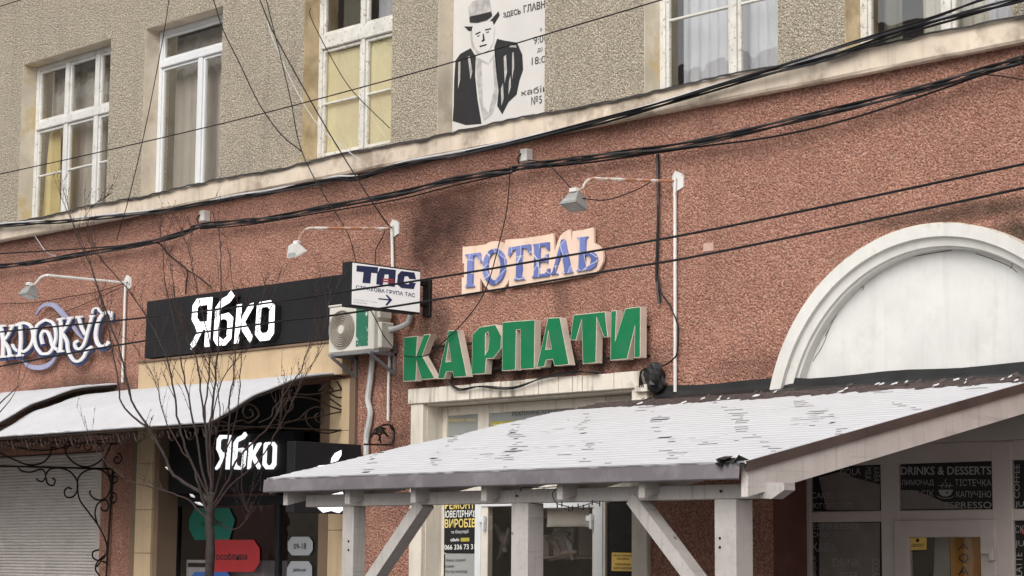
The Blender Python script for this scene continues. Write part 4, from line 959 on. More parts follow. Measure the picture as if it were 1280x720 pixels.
floodlight('small white floodlight above the ЯБКО board, rusty arm ending behind the ТАС box', (493, 285), (491, 345), [(388, 285), (381, 288), (375, 296)], [.74, .78, .82], (371, 312), .84, M['rust_metal'], s=.86, tilt=.5)
floodlight('floodlight on a white arm over the КРОКУС letters', (160, 353), (153, 478), [(60, 344), (52, 346), (44, 355)], [1.15, 1.2, 1.22], (36, 364), 1.22, M['white_metal'], s=.98)

# ================================================================== CABLE CLAMPS AND LEAD-COVERED BOX
for (px, py), lb in (((655, 194), 'white cable clamp on the wall above the word ГОТЕЛЬ'), ((253, 270), 'white cable clamp on the wall above the ЯБКО board')):
    b = W(px, py, .1); t = thing('cable_clamp', lb, 'cable clamp', (b.x, 0, b.z), 'white cable clamps')
    MB().bbox(b.x-.055, b.x+.055, -.12, -.003, b.z-.075, b.z+.075, .01).build('box', M['white_metal'], t)
    MB().tube(spline([(b.x-.03, -.125, b.z+.02), (b.x-.04, -.16, b.z-.04), (b.x-.05, -.13, b.z-.10)], 4), .01, 6).build('hook', M['iron'], t)
b = W(818, 474, .1)
t = thing('wrapped_lamp', 'black plastic wrapped fitting at the right end of the stone lintel', 'lamp', (b.x, 0, b.z))
mb = MB(); nr, nc = 9, 12
for i in range(nr+1):
    for j in range(nc):
        t_, p_ = math.pi*i/nr, 2*math.pi*j/nc; r_ = .12*(1+.28*math.sin(3*p_+i)+.15*rnd.uniform(-1, 1))
        mb.v.append(Vector((b.x+r_*math.sin(t_)*math.cos(p_), b.y+.01+.7*r_*math.sin(t_)*math.sin(p_), b.z+.02+1.15*.15*math.cos(t_))))
for i in range(nr):
    for j in range(nc): mb.f.append((i*nc+j, i*nc+(j+1) % nc, (i+1)*nc+(j+1) % nc, (i+1)*nc+j))
mb.build('plastic_wrap', M['bitumen'], t)
mb = MB()
for q in range(3): mb.tube(spline([(b.x-.20+.03*q, -.12, b.z-.08), (b.x-.18, -.13, b.z+.05+.01*q), (b.x-.10, -.14, b.z+.12-.01*q), (b.x-.02, -.13, b.z+.04)], 5), .008, 5)
mb.build('cable_loop', M['cable'], t)
m_ = MB().bbox(-15.26, -15.08, -.12, -.062, 3.42, 3.50, .008); m_.build('bracket_stone', M['stone'], t)
# wrought iron lantern bracket on the red wall
b = W(482, 541, .15)
t = thing('wall_lantern', 'black wrought iron lantern bracket on the red wall below the air conditioner', 'lamp', (b.x, 0, b.z-.2))
x_ = b.x; mb = MB()
def yzc(pts): return spline([XP(*zc((250, 440), 3.274, p), x_) for p in pts], 6)
for p in ([(672, 378), (780, 380)], [(785, 300), (795, 330), (785, 378)], [(690, 372), (700, 340), (725, 335), (738, 350), (730, 362)], [(740, 372), (735, 345), (750, 330), (770, 345)], [(700, 352), (712, 322), (735, 308), (760, 315)], [(745, 300), (775, 298), (788, 320)]): mb.tube(yzc(p), .012, 6)
mb.build('bracket', M['iron'], t)
hb = XP(*zc((250, 440), 3.274, (738, 315)), x_)
MB().cyl(hb+Vector((0, 0, -.05)), (0, 0, 1), .075, .09, 10, .02).build('shade', M['iron'], t)

# ================================================================== CABLES
def cable(label, pts, d, r, m='cable', name='cable', grp=None, n=5, strands=1, off=.012, snow=False):
    P3 = spline([W(*p, (d[i] if isinstance(d, list) else d)) for i, p in enumerate(pts)], n)
    t = None
    for k in range(strands):
        Q = []
        for i, p in enumerate(P3):
            a = i*.35 + k*6.28/strands; Q.append(p + Vector((0, off*math.cos(a), off*math.sin(a)*1.5)) if strands > 1 else p)
        o = MB().tube(Q, r, 6).build(name if k == 0 else 'strand', M[m] if k % 2 == 0 else M['cable_g' if m == 'cable' else m], t)
        if k == 0: t = tag(o, label, 'cable', grp)
    if snow:
        seg = 0; i = 0
        while i < len(P3)-6:
            L_ = rnd.randint(5, 14); Q = [p+Vector((0, -.012, off+.012)) for p in P3[i:i+L_]]
            if len(Q) > 2: MB().tube(Q, [.004]+[.013]*(len(Q)-2)+[.004], 6).build('snow_strip', M['snow_dirty'], t)
            i += L_ + rnd.randint(0, 5)
    return t
A_ = [(-30,284),(0,282),(40,279),(85,276),(133,271),(200,264),(253,255),(300,246),(340,240),(417,224),(448,222),(506,205),(586,190.5),(700,165),(805,137),(923,101.5),(1048,68),(1152,33),(1265,2),(1310,-12)]
cable('thick snow-dusted cable bundle running along the plaster cornice', A_, .24, .0125, strands=3, off=.016, snow=True)
cable('thin black cable looping just above the snow-dusted bundle at the upper right', [(560,198),(700,163),(830,127),(930,97),(1045,60),(1152,27),(1240,-5),(1290,-18)], .27, .011, strands=2, off=.008)
B_ = [(-30,336),(0,333),(43,328),(107,317),(187,303),(233,290),(247,283),(300,277),(340,273),(401,260.5),(494,243),(572,223.6),(634,214),(646,210),(700,202),(760,194),(869,178.5),(1010,146),(1152,111),(1230,88),(1280,73),(1320,60)]
cable('thick black cable bundle sagging across the red wall between the white clamps', B_, .16, .0125, strands=4, off=.019)
cable('thin black cable sagging under the thick bundle at the right', [(646,212),(700,207),(760,200),(869,184),(960,172),(1050,152),(1152,120),(1230,93),(1280,79),(1320,66)], .14, .011)
cable('thin black cable joining the thick bundle at the left edge', [(-30,318),(0,317),(100,311),(160,306),(200,299),(247,286)], .14, .011)
cable('thin black cable below the bundle between the two white clamps', [(250,286),(310,281),(400,266),(494,250),(572,231),(640,216)], .13, .009)
cable('thin wire crossing the beige wall below the windows', [(-20,221),(0,217.5),(125,190),(320,144),(545,83.6),(700,37.7),(826,0),(870,-14)], 2.2, .007)
cable('thin wire crossing the top left corner', [(-10,11),(0,8),(25,0),(60,-12)], 2.2, .007)
cable('black street wire crossing just under the word ГОТЕЛЬ, the upper of two', [(-20,418),(0,415),(182,397),(340,378),(440,363),(527,350),(660,328),(900,285),(1280,205),(1320,196)], 2.6, .0115, grp='two long street wires')
cable('black street wire crossing under the word ГОТЕЛЬ, the lower of two', [(-20,461),(0,458),(143,432),(340,403),(410,395),(530,377),(765,338),(900,314.6),(1280,235),(1320,226)], 2.8, .0115, grp='two long street wires')
cable('thin wire slanting from the top down to the bracket of the rusty-armed lamp', [(318,-14),(325,0),(343,43),(389.5,128),(424,187),(463,249),(483,278),(490,285)], [1.2,1.2,1.1,.9,.6,.4,.2,.06], .008)
cable('thin wire hanging left of the peeling window and down to the ТАС box', [(333,-10),(333,0),(350.5,70),(364,128),(374,179),(393,223),(428,280),(438,300),(445,327)], [.5,.5,.5,.5,.4,.35,.3,.5,.8], .007)
cable('thin wire slanting over the beige wall between the plastic and the peeling window', [(262,-12),(267,0),(279,37.5),(300,80),(323,128),(350.5,167),(378,190)], [.4,.4,.4,.35,.35,.3,.28], .008)
cable('thin dark wire hanging past the left side of the plastic window', [(211,-8),(211,0),(204,46),(183,154),(162.5,242),(146,300)], .45, .007)
cable('thin pale wire curving down beside the peeling window', [(333,20),(339,43),(366,105),(397,155.6),(430,185),(450,200)], [.3,.3,.3,.3,.3,.25], .006, 'snow_dirty')
cable('thin wire hanging in front of the peeling window', [(388,10),(389,23),(413,70),(440,113),(487,160)], [.2,.2,.2,.2,.2], .006)
cable('black cable hanging straight down the wall left of the long white pole', [(822,193),(823,264),(821,338),(822,358),(824.6,379)], .05, .014, strands=2, off=.008)
cable('thin cable looping from the hanging one down to the wrapped fitting', [(822,345),(826,365),(838,383),(847,405),(848,417),(846,442),(838,452),(827.5,458)], .06, .009)
cable('thin wire falling from the clamp across the word ГОТЕЛЬ to the green letters', [(638,208),(634,258),(625,300),(607,362),(582,400),(548,433),(540,441),(525,446),(505,445)], [.12,.12,.13,.16,.2,.28,.3,.3,.28], .007)
cable('thin wire from the clamp to the lamp head by the word ГОТЕЛЬ', [(660,200),(682,204),(700,220),(715,237)], [.14,.2,.5,.78], .007)
cable('thin wire sagging under the arm of the right lamp', [(727.5,248),(757,250),(790,239.6),(811,229),(822,222)], [.76,.5,.3,.1,.06], .007)
cable('dark cable leaving the bundle and running down to the ЯБКО board', [(187,303),(200,305),(213,320),(233,337),(233,352),(232,368)], [.15,.12,.1,.06,.06,.06], .012)
cable('thin cable slanting down to the top of the ЯБКО board', [(233,337),(248,346),(265,360)], .06, .008)
cable('thin wire drooping over the stone lintel under the green letters', [(560,478),(575,487),(600,483),(640,485),(680,472),(720,465),(748,466)], .14, .009, strands=2, off=.006)
cable('thin wire from the ТАС arm down over the air conditioner', [(459,380),(470,400),(480,420),(492,435)], [.7,.6,.5,.3], .006)
cable('thin faint wire over the wall at the far left', [(-20,385),(0,380),(45,378),(80,372),(120,365),(160,353)], .04, .006, 'iron_b')
cable('thin wire from the left lamp bracket along the wall', [(0,422),(60,398),(110,378),(150,360)], .04, .005, 'iron_b')
cable('thin pale wire dropping from the cornice at the far left', [(40,289),(47,300),(58,315),(73,322)], .1, .006, 'snow_dirty')
cable('thin wire at the right edge leaving the cable bundle', [(1225,93),(1250,95),(1275,99),(1300,104)], .1, .006)
cable('thin wire looping in front of the rusty-armed lamp bracket', [(483,283),(478,297),(470,312),(469,330)], .06, .006)

# ================================================================== AWNINGS WITH WROUGHT IRON
# ogee profile traced on the right end of the second awning
AX = -20.34
apx = [(430,464),(400,466.5),(381,469),(366,473),(351,479),(336,485),(320,491),(308,498),(296,506),(282,514.5),(268,522.5),(262,525.5)]
prof2 = [XP(*p, AX) for p in apx]; PR = [(min(p.y, -.02), p.z) for p in prof2]
PR[0] = (-.01, PR[0][1])
def awning(x0, x1, dz, label, last=False, kx=1.0):
    t = thing('awning', label, 'awning', ((x0+x1)/2, 0, PR[0][1]+dz))
    mb = MB(); nx = 40; P_ = spline([(0, y*kx, z+dz) for y, z in PR], 3); n = len(P_)
    for i in range(nx+1):
        x = x0+(x1-x0)*i/nx
        for j, p in enumerate(P_): mb.v.append(Vector((x, p.y, p.z + .006*math.sin(i*1.7+j*.4) + rnd.uniform(-.003, .003) + (.014 if i % 10 == 5 else 0))))
    for i in range(nx+1):
        x = x0+(x1-x0)*i/nx
        for j, p in enumerate(P_): mb.v.append(Vector((x, p.y, p.z-.03)))
    o_ = (nx+1)*n
    for i in range(nx):
        for j in range(n-1):
            mb.f.append((i*n+j, (i+1)*n+j, (i+1)*n+j+1, i*n+j+1)); mb.f.append((o_+i*n+j, o_+i*n+j+1, o_+(i+1)*n+j+1, o_+(i+1)*n+j))
        mb.f.append((i*n+n-1, (i+1)*n+n-1, o_+(i+1)*n+n-1, o_+i*n+n-1))
    for j in range(n-1):
        mb.f.append((j, j+1, o_+j+1, o_+j)); e = nx*n; mb.f.append((e+j+1, e+j, o_+e+j, o_+e+j+1))
    mb.build('snow_cover', M['snow'], t, smooth=True)
    # sheet under the snow, 8 mm below it
    m2_ = MB()
    for i in range(2):
        x = (x0-.01, x1+.01)[i]
        for p in P_: m2_.v.append(Vector((x, p.y-.006, p.z-.036)))
    for j in range(n-1): m2_.f.append((j, j+1, n+j+1, n+j))
    m2_.build('roof_sheet', M['lead'], t)
    fy, fz = P_[-1].y, P_[-1].z
    m3 = MB()
    for x in (x0, x1):
        m3.tube([(x, p.y, p.z-.055) for p in P_], .014, 6); m3.tube([(x, fy+.01, fz-.06), (x, -.01, fz-.02)], .012, 6)
    m3.tube([(x0, fy+.01, fz-.06), (x1, fy+.01, fz-.06)], .014, 6); m3.build('frame', M['iron_b'], t)
    return t, fy, fz
t2, fy, fz = awning(-25.36, AX, 0, 'snow-covered curved awning over the roller shutter and the ЯБКО entrance')
t1, fy1, fz1 = awning(-31.0, -25.42, .13, 'snow-covered curved awning at the far left edge under the КРОКУС sign')
def spiral(c, r0, r1, a0, turns, n=18):   # in the YZ plane
    out = []
    for i in range(n+1):
        t = i/n; r_ = r0+(r1-r0)*t; a = a0+turns*2*math.pi*t; out.append((c[0]+r_*math.cos(a), c[1]+r_*math.sin(a)))
    return out
# right end panel of the awning, traced in its own plane
oB, sB = (250, 440), 3.274
def XT(pts, x, o=oB, s=sB, n=6): return spline([XP(*zc(o, s, p), x) for p in pts], n)
scr = [[(60,330),(40,318),(28,300),(45,288),(58,300),(48,310)], [(75,330),(60,300),(80,285),(110,292),(120,312),(100,320),(92,305)],
 [(120,300),(170,280),(200,290),(240,260),(225,225),(190,215),(175,245),(190,270),(215,262),(212,240),(200,238)],
 [(240,290),(290,265),(300,230),(330,205),(370,200),(380,225),(360,245),(345,232)], [(300,270),(340,290),(400,275),(440,240),(480,225),(505,245),(500,285),(480,285),(470,262),(485,250)],
 [(440,240),(432,270),(450,305),(500,330),(560,325),(620,290),(660,240)], [(330,195),(400,185),(470,195),(540,225),(600,240),(660,235)],
 [(380,170),(440,175),(520,165),(600,150)], [(485,160),(520,135),(545,160),(520,165)], [(520,160),(560,185),(600,180),(605,155),(585,150)], [(530,190),(590,225),(640,190),(655,140),(640,110)],
 [(640,240),(655,300),(672,370)], [(560,120),(590,170),(640,235)], [(620,300),(640,250),(668,210)], [(600,330),(650,290),(665,250)]]
mb = MB()
for p in scr: mb.tube(XT(p, AX), .011, 5)
mb.tube([XP(*zc(oB, sB, (20, 330)), AX), XP(*zc(oB, sB, (300, 300)), AX), XP(*zc(oB, sB, (600, 240)), AX)], .009, 5)
mb.build('scroll_panel', M['iron_b'], t2)
# left bracket: bar, post and scrolls in the plane of the left end
BX = W(140, 620, .02).x
oL, sL = (0, 520), 3.6
def BL(pts, n=6): return [p for p in XT(pts, BX, oL, sL, n)]
mb = MB()
mb.tube(BL([(-40,224),(503,238)], 2), .016, 6); mb.tube(BL([(508,235),(478,720),(470,900)], 3), .016, 6)
br = [[(80,232),(100,248),(140,252),(180,240),(200,250),(205,275),(190,295),(168,288),(165,280)], [(205,275),(215,305),(240,312),(248,290),(235,280)], [(205,265),(225,240),(270,235),(315,250),(345,290),(348,330),(330,362),(300,365),(290,340),(305,322),(322,328)],
 [(348,330),(352,280),(380,250),(430,238),(475,255),(498,300),(490,350),(460,378),(425,372),(405,350),(408,335)], [(348,330),(360,380),(400,435),(440,490),(475,560),(480,610),(465,640),(440,650),(418,635),(420,610),(445,602)],
 [(440,490),(428,440),(440,395),(475,378),(488,400),(480,425),(460,425),(455,410)], [(480,620),(440,655),(430,690),(450,720)], [(478,660),(455,655),(435,680)],
 [(-30,150),(60,195),(130,220),(190,210),(225,175),(232,140)], [(295,135),(300,175),(340,215),(390,228),(440,210),(480,170),(505,120)]]
for p in br: mb.tube(BL(p), .0125, 5)
mb.build('scroll_bracket', M['iron'], t2)
# front fringe of scrolls hanging below the gutter
mb = MB(); x = -25.2; y_ = fy + .02; k = 0
while x < AX-.1:
    for (c, r0, a0, tr) in (((x+.10, fz-.15), .075, 1.57, 1.1), ((x+.24, fz-.13), .055, 1.57, -1.1)):
        mb.tube([(q[0], y_, q[1]) for q in spiral(c, r0, r0*.3, a0, tr, 14)], .008, 4)
    mb.tube(spline([(x, y_, fz-.08), (x+.12, y_, fz-.22), (x+.3, y_, fz-.09)], 4), .008, 4)
    x += .36
mb.build('scroll_fringe', M['iron_b'], t2)
mb = MB()
for k in range(9):                       # scrolls on the left end, under the sheet
    yy = -.25 - k*.19; zt_ = fz - .02 + .012*k
    mb.tube([(BX, q[0], q[1]) for q in spiral((yy, zt_-.06), .085, .02, 1.0+k, 1.25 if k % 2 else -1.25, 14)], .009, 4)
mb.tube(spline([(BX, -1.95, fz-.10), (BX, -1.2, fz-.16), (BX, -.6, fz-.04), (BX, -.05, fz+.05)], 6), .011, 5)
mb.tube(spline([(BX, -.05, fz-.5), (BX, -.16, fz-.3), (BX, -.1, fz-.1)], 6), .012, 5)
for k in range(3): mb.tube([(BX+.25, q[0], q[1]) for q in spiral((-.12-.03*k, fz-.25-.28*k), .09, .02, 1.6, 1.2 if k % 2 else -1.2, 14)], .011, 4)
mb.build('scroll_panel', M['iron'], t2)
mb = MB()
for k in range(7): mb.tube([(-25.5, q[0], q[1]) for q in spiral((-.3-k*.22, fz1+.16-.05*k), .10, .02, 2.0+k, 1.2, 14)], .010, 4)
mb.tube(spline([(-25.5, fy1, fz1-.05), (-25.5, -1.2, fz1+.16), (-25.5, -.5, fz1+.34), (-25.5, -.03, fz1+.36)], 6), .012, 5)
mb.build('scroll_panel', M['iron_b'], t1)

# ================================================================== WOODEN CANOPY
CX0, CX1 = -15.72, -9.96
EY = -4.75
cz = lambda y: 3.36 + (3.36-2.335)/4.75*y
can = thing('wooden_canopy', 'white timber canopy with a snow-covered shingle roof in front of the café', 'canopy', ((CX0+CX1)/2, -2.4, 0))
sl = (3.36-2.335)/4.75
# deck
mb = MB(); mb.add([(CX0, EY, cz(EY)-.035), (CX1, EY, cz(EY)-.035), (CX1, -.06, cz(-.06)-.035), (CX0, -.06, cz(-.06)-.035), (CX0, EY, cz(EY)-.012), (CX1, EY, cz(EY)-.012), (CX1, -.06, cz(-.06)-.012), (CX0, -.06, cz(-.06)-.012)],
   [(0,3,2,1),(4,5,6,7),(0,1,5,4),(1,2,6,5),(2,3,7,6),(3,0,4,7)])
mb.build('roof_deck', M['wood_w'], can)
# posts
posts = [(W(435, 640, 4.45).x, -4.45), (W(647, 640, 4.45).x, -4.45), (W(903, 640, 4.45).x, -4.45)]
pz = 2.075
p0_ = MB().bbox(posts[0][0]-.075, posts[0][0]+.075, -4.52, -4.37, 0, pz, .008).build('post', M['wood_w'], can)
P_W = .16
for o in [p0_]: bpy.data.objects.remove(o)
def post(px_l, px_r):
    # front-left edge at px_l; visible right-back edge at px_r
    a = W(px_l, 660, 4.53).x; lo, hi = .08, .30
    for _ in range(30):
        w_ = (lo+hi)/2
        # back right corner x at Y=-4.53+w
        xr = W(px_r, 660, 4.53-w_).x
        if xr - a > w_: lo = w_
        else: hi = w_
    MB().bbox(a, a+w_, -4.53, -4.53+w_, 0, pz, .008).build('post', M['wood_w'], can); return a, w_
pA = post(427.5, 457.5); pB = post(638.5, 680.0); pC = post(892.5, 941.5)
# front plate and rear plate
zpb = W(640, 626.5, 4.50).z; zpt = zpb+.16
PE = W(958, 615, 4.44).x; PF = W(987, 612, 4.44).x
MB().bbox(CX0+.25, PE, -4.51, -4.37, pz+.001, pz+.115, .006).build('plate_beam', M['wood_w'], can)
MB().add([(PE+.001, -4.505, pz+.0), (PF-.12, -4.505, pz-.005), (PF, -4.505, pz+.06), (PF, -4.505, pz+.115), (PE+.001, -4.505, pz+.12), (PE+.001, -4.375, pz+.0), (PF-.12, -4.375, pz-.005), (PF, -4.375, pz+.06), (PF, -4.375, pz+.115), (PE+.001, -4.375, pz+.12)], [(0,1,2,3,4), (9,8,7,6,5), (0,5,6,1), (1,6,7,2), (2,7,8,3), (3,8,9,4), (4,9,5,0)]).build('beam_end', M['wood_w'], can)
MB().bbox(CX0+.2, CX1+.1, -.20, -.06, cz(-.13)-.28, cz(-.13)-.16, .006).build('plate_beam', M['wood_w'], can)
# rafters
rf = None; rx = [-15.56+.9*i for i in range(6)]
for i, x in enumerate(rx):
    if rf is None:
        mb = MB(); w_ = .065; h_ = .222
        y0_, y1_ = EY+.07, -.08
        zt0_, zt1_ = cz(y0_)-.036, cz(y1_)-.036
        mb.add([(x-w_/2,y0_,zt0_-h_),(x+w_/2,y0_,zt0_-h_),(x+w_/2,y1_,zt1_-h_),(x-w_/2,y1_,zt1_-h_),(x-w_/2,y0_,zt0_),(x+w_/2,y0_,zt0_),(x+w_/2,y1_,zt1_),(x-w_/2,y1_,zt1_)], [(0,3,2,1),(4,5,6,7),(0,1,5,4),(1,2,6,5),(2,3,7,6),(3,0,4,7)])
        rf = mb.build('rafter', M['wood_w'], can)
    else: clone(rf, (x-rx[0], 0, 0), can)
# underside boards between rafters run along the eave
for k in range(34):
    y_ = EY+.02+k*.139
    MB().add([(CX0+.02, y_, cz(y_)-.055), (CX1-.02, y_, cz(y_)-.055), (CX1-.02, y_+.131, cz(y_+.131)-.055), (CX0+.02, y_+.131, cz(y_+.131)-.055), (CX0+.02, y_, cz(y_)-.037), (CX1-.02, y_, cz(y_)-.037), (CX1-.02, y_+.131, cz(y_+.131)-.037), (CX0+.02, y_+.131, cz(y_+.131)-.037)],
       [(0,3,2,1),(4,5,6,7),(0,1,5,4),(1,2,6,5),(2,3,7,6),(3,0,4,7)]).build('board', M['wood_w'], can) if k < 34 else None
# barge board on the right rake
mb = MB(); xb = CX1-.045; y0_, y1_ = EY+.03, -.08; h_ = .215
zt0_, zt1_ = cz(y0_)-.004, cz(y1_)-.004
def slab(x0, x1, y0, y1, up, dn_): return MB().add([(x0,y0,cz(y0)+dn_),(x1,y0,cz(y0)+dn_),(x1,y1,cz(y1)+dn_),(x0,y1,cz(y1)+dn_),(x0,y0,cz(y0)+up),(x1,y0,cz(y0)+up),(x1,y1,cz(y1)+up),(x0,y1,cz(y1)+up)], [(0,3,2,1),(4,5,6,7),(0,1,5,4),(1,2,6,5),(2,3,7,6),(3,0,4,7)])
slab(CX1-.065, CX1-.002, EY+.04, -.08, -.058, -.262).build('barge_board', M['wood_rake'], can)
slab(CX1+.004, CX1+.020, EY+.0, -.08, .010, -.070).build('rake_edge', M['rakestrip'], can)
slab(CX1-.1, CX1+.003, EY+.0, -.08, .004, -.004).build('rake_edge', M['rakestrip'], can)
slab(CX0-.02, CX0-.001, EY+.02, -.08, .004, -.14).build('barge_board', M['wood_w'], can)
# eave drip edge in two lengths plus a torn end
for a, b, dy in ((CX0-.06, -14.30, 0), (-14.298, -10.83, -.006), (-10.826, CX1-.02, -.012)):
    MB().add([(a, EY-.03+dy, cz(EY)-.115), (b, EY-.03+dy, cz(EY)-.115), (b, EY-.018+dy, cz(EY)-.005), (a, EY-.018+dy, cz(EY)-.005), (b, EY+.05, cz(EY)+.002), (a, EY+.05, cz(EY)+.002), (a, EY-.02+dy, cz(EY)-.125), (b, EY-.02+dy, cz(EY)-.125)],
      [(0,1,2,3),(3,2,4,5),(6,7,1,0)]).build('drip_edge', M['fascia'], can)
mb = MB()
for k in range(9):
    x = CX1-.30+rnd.uniform(0, .26); z = cz(EY)+.01+rnd.uniform(-.02, .03); a = rnd.uniform(-.5, .6)
    mb.add([(x, EY-.03, z), (x+.10*math.cos(a), EY-.05-rnd.uniform(0, .04), z+.10*math.sin(a)), (x+.09, EY+.06, z+.02), (x+.01, EY+.05, z+.02)], [(0, 1, 2, 3)])
mb.build('torn_roofing', M['bitumen'], can)
# shingles: courses of strips, each a real slightly raised lip
nrow = 34; rowh = 4.62/nrow; strip = .95
mb = MB()
for r_ in range(nrow):
    ya = EY+.0+r_*rowh; yb = ya+rowh+.02; off = (r_ % 2)*.16
    x = CX0-off
    while x < CX1:
        a = max(x, CX0)+.004; b = min(x+.32, CX1)-.004
        if b-a > .03:
            up = rnd.uniform(0, .002)
            mb.add([(a, ya, cz(ya)+.011+up), (b, ya, cz(ya)+.011+up), (b, yb, cz(yb)+.001), (a, yb, cz(yb)+.001), (a, ya, cz(ya)), (b, ya, cz(ya))], [(0, 1, 2, 3), (4, 5, 1, 0)])
        x += .32
mb.build('shingle', M['shingle'], can, kind='stuff')
# snow blanket following the courses, thin where the strips step, with bare slots
from mathutils import noise as mn
mb = MB(); NX = 460; NY = nrow*6
ys_ = []
for r_ in range(nrow):
    for t in (0, .08, .16, .4, .7, .96): ys_.append((EY+r_*rowh+t*rowh, r_, t))
grid = []; CUT = set()
colx = [-15.35+.95*i for i in range(12)]
slots = {}
for r_ in range(nrow):
    for ci, cx in enumerate(colx):
        st = rnd.random(); y_ = EY+r_*rowh
        p = .66*max(.45, 1-.6*abs(y_+3.4)/3.4)
        if st < p*1.05: slots[(r_, ci)] = (cx - .97*(y_-EY) + .05*math.sin(r_*.4+ci)+rnd.uniform(-.04, .04), rnd.choice((.03, .05, .08, .12)), rnd.choice((0, 0, 0, 0, 1)))
        elif st > .93: slots[(r_, ci)] = (cx - .97*(y_-EY) + rnd.uniform(-.4, .4), rnd.uniform(.02, .12), 0)
for (y_, r_, t) in ys_:
    row = []
    for i in range(NX+1):
        x = CX0-.02+(CX1-CX0+.04)*i/NX
        e = mn.noise(Vector((x*1.3, y_*1.3, 0)))*.012 + mn.noise(Vector((x*9, y_*14, 3)))*.006
        h = .012 + max(-.006, e*.6) + .0035*(1-t)          # each course sits a little proud at its lower lip
        
        cut = False
        for ci in range(12):
            for rr_, ok in ((r_, t < .3), (r_+1, t > .65)):
                sl_ = slots.get((rr_, ci))
                if sl_ and ok and (sl_[2] or t < .01 or t > .9):
                    dx = abs(x-sl_[0]) + .03*mn.noise(Vector((x*22, rr_*2.3, 1)))
                    if dx < sl_[1]: cut = True
        if cut: CUT.add(len(mb.v))
        if y_ > -1.1 and y_ > -.80 + .12*mn.noise(Vector((x*2.5, 0, 7))) + .08*mn.noise(Vector((x*9, 1, 7))): h = -.02   # bare strip by the wall
        if y_ < EY+.01: h = .012
        if i in (0, NX): h = -.01
        row.append(len(mb.v)); mb.v.append(Vector((x, y_ if y_ > EY+.001 else EY-.02-.01*mn.noise(Vector((x*6, 0, 0))), cz(y_)+h)))
    grid.append(row)
for a in range(len(grid)-1):
    for i in range(NX):
        q_ = (grid[a][i], grid[a][i+1], grid[a+1][i+1], grid[a+1][i])
        if sum(k in CUT for k in q_) < 3: mb.f.append(q_)
fr_ = []
for i in range(NX+1):
    v = mb.v[grid[0][i]]; fr_.append(len(mb.v)); mb.v.append(Vector((v.x, EY-.008, v.z-.012-.012*max(0, mn.noise(Vector((v.x*7, 4, 0)))))))
for i in range(NX): mb.f.append((fr_[i], fr_[i+1], grid[0][i+1], grid[0][i]))
mb.build('snow_cover', M['snow'], can, smooth=False)
# loose bits of roofing and snow at the wall end
mb = MB(); ms = MB()
for k in range(70):
    x = rnd.uniform(CX0+.6, CX1); y_ = rnd.uniform(-.88, -.22); a = rnd.uniform(0, 3); l = rnd.uniform(.02, .07); w_ = rnd.uniform(.01, .03)
    dx, dy = math.cos(a*.3)*l, math.sin(a*.3)*l; z = cz(y_)+.02
    (mb if k % 3 else ms).add([(x, y_, z), (x+dx, y_+dy, z+sl*dy+.008), (x+dx-.01, y_+dy+w_, z+sl*(dy+w_)+.022), (x, y_+w_, z+sl*w_+.012)], [(0, 1, 2, 3)])
mb.build('shingle_debris', M['shingle'], can, kind='stuff'); ms.build('snow_patch', M['snow'], can, kind='stuff')
# braces
def brace(pts, w_=.11, h_=.14):
    MB().beam(pts[0], pts[1], w_, h_, (0, 1, 0)).build('brace', M['wood_w'], can)
def midY(px, py): return W(px, py, 4.45)
b0 = W(530, 629, 4.45); b1 = W(457, 715, 4.45); ax_, aw_ = pA
brace([(b0.x+.02, -4.45, pz+.02), (ax_+aw_-.02, -4.45, pz+.02-(b0.x-(ax_+aw_-.04))*1.0)])
cx_, cw_ = pC; b0 = W(797, 625, 4.45)
brace([(b0.x-.02, -4.45, pz+.02), (cx_+.02, -4.45, pz+.02-((cx_+.04)-b0.x)*1.0)])
for (x_, z_) in ((pA[0]+.10, pz-.32), (pA[0]+.10, pz-.40), (pC[0]+.06, pz-.30), (pC[0]+.06, pz-.37), (b0.x+.12, pz+.05), (pB[0]+.07, pz+.06), (pA[0]+.07, pz+.06), (pC[0]+.07, pz+.06)):
    MB().cyl((x_, -4.536, z_), (0, 1, 0), .011, .008, 8).build('bolt', M['iron'], can)
# string of fairy lights hanging from the plate
fl = tag(MB().tube(spline([W(*zc(o6, s6, p), 4.56) for p in [(40, 205), (45, 188), (90, 186), (150, 188), (212, 183), (190, 215), (205, 255), (240, 270), (290, 280), (340, 270), (385, 255), (410, 262)]], 4), .004, 5).build('fairy_light_string', M['cable']), 'black string of fairy lights drooping from the canopy beam', 'string lights')
for p in [(210, 272), (235, 268), (265, 290), (285, 288), (310, 280), (335, 284), (362, 280), (378, 262), (412, 266)]:
    a = W(*zc(o6, s6, p), 4.56); MB().tube([a+Vector((0, 0, .03)), a+Vector((rnd.uniform(-.015, .015), 0, -.015))], [.005, .006], 5).build('bulb', M['cable'], fl)
for p in [(150, 188), (212, 183), (160, 198)]:
    a = W(*zc(o6, s6, p), 4.58); MB().tube([a+Vector((0, 0, .008)), a+Vector((0, 0, -.008))], [.007, .005], 5).build('snow_clump', M['snow'], fl)

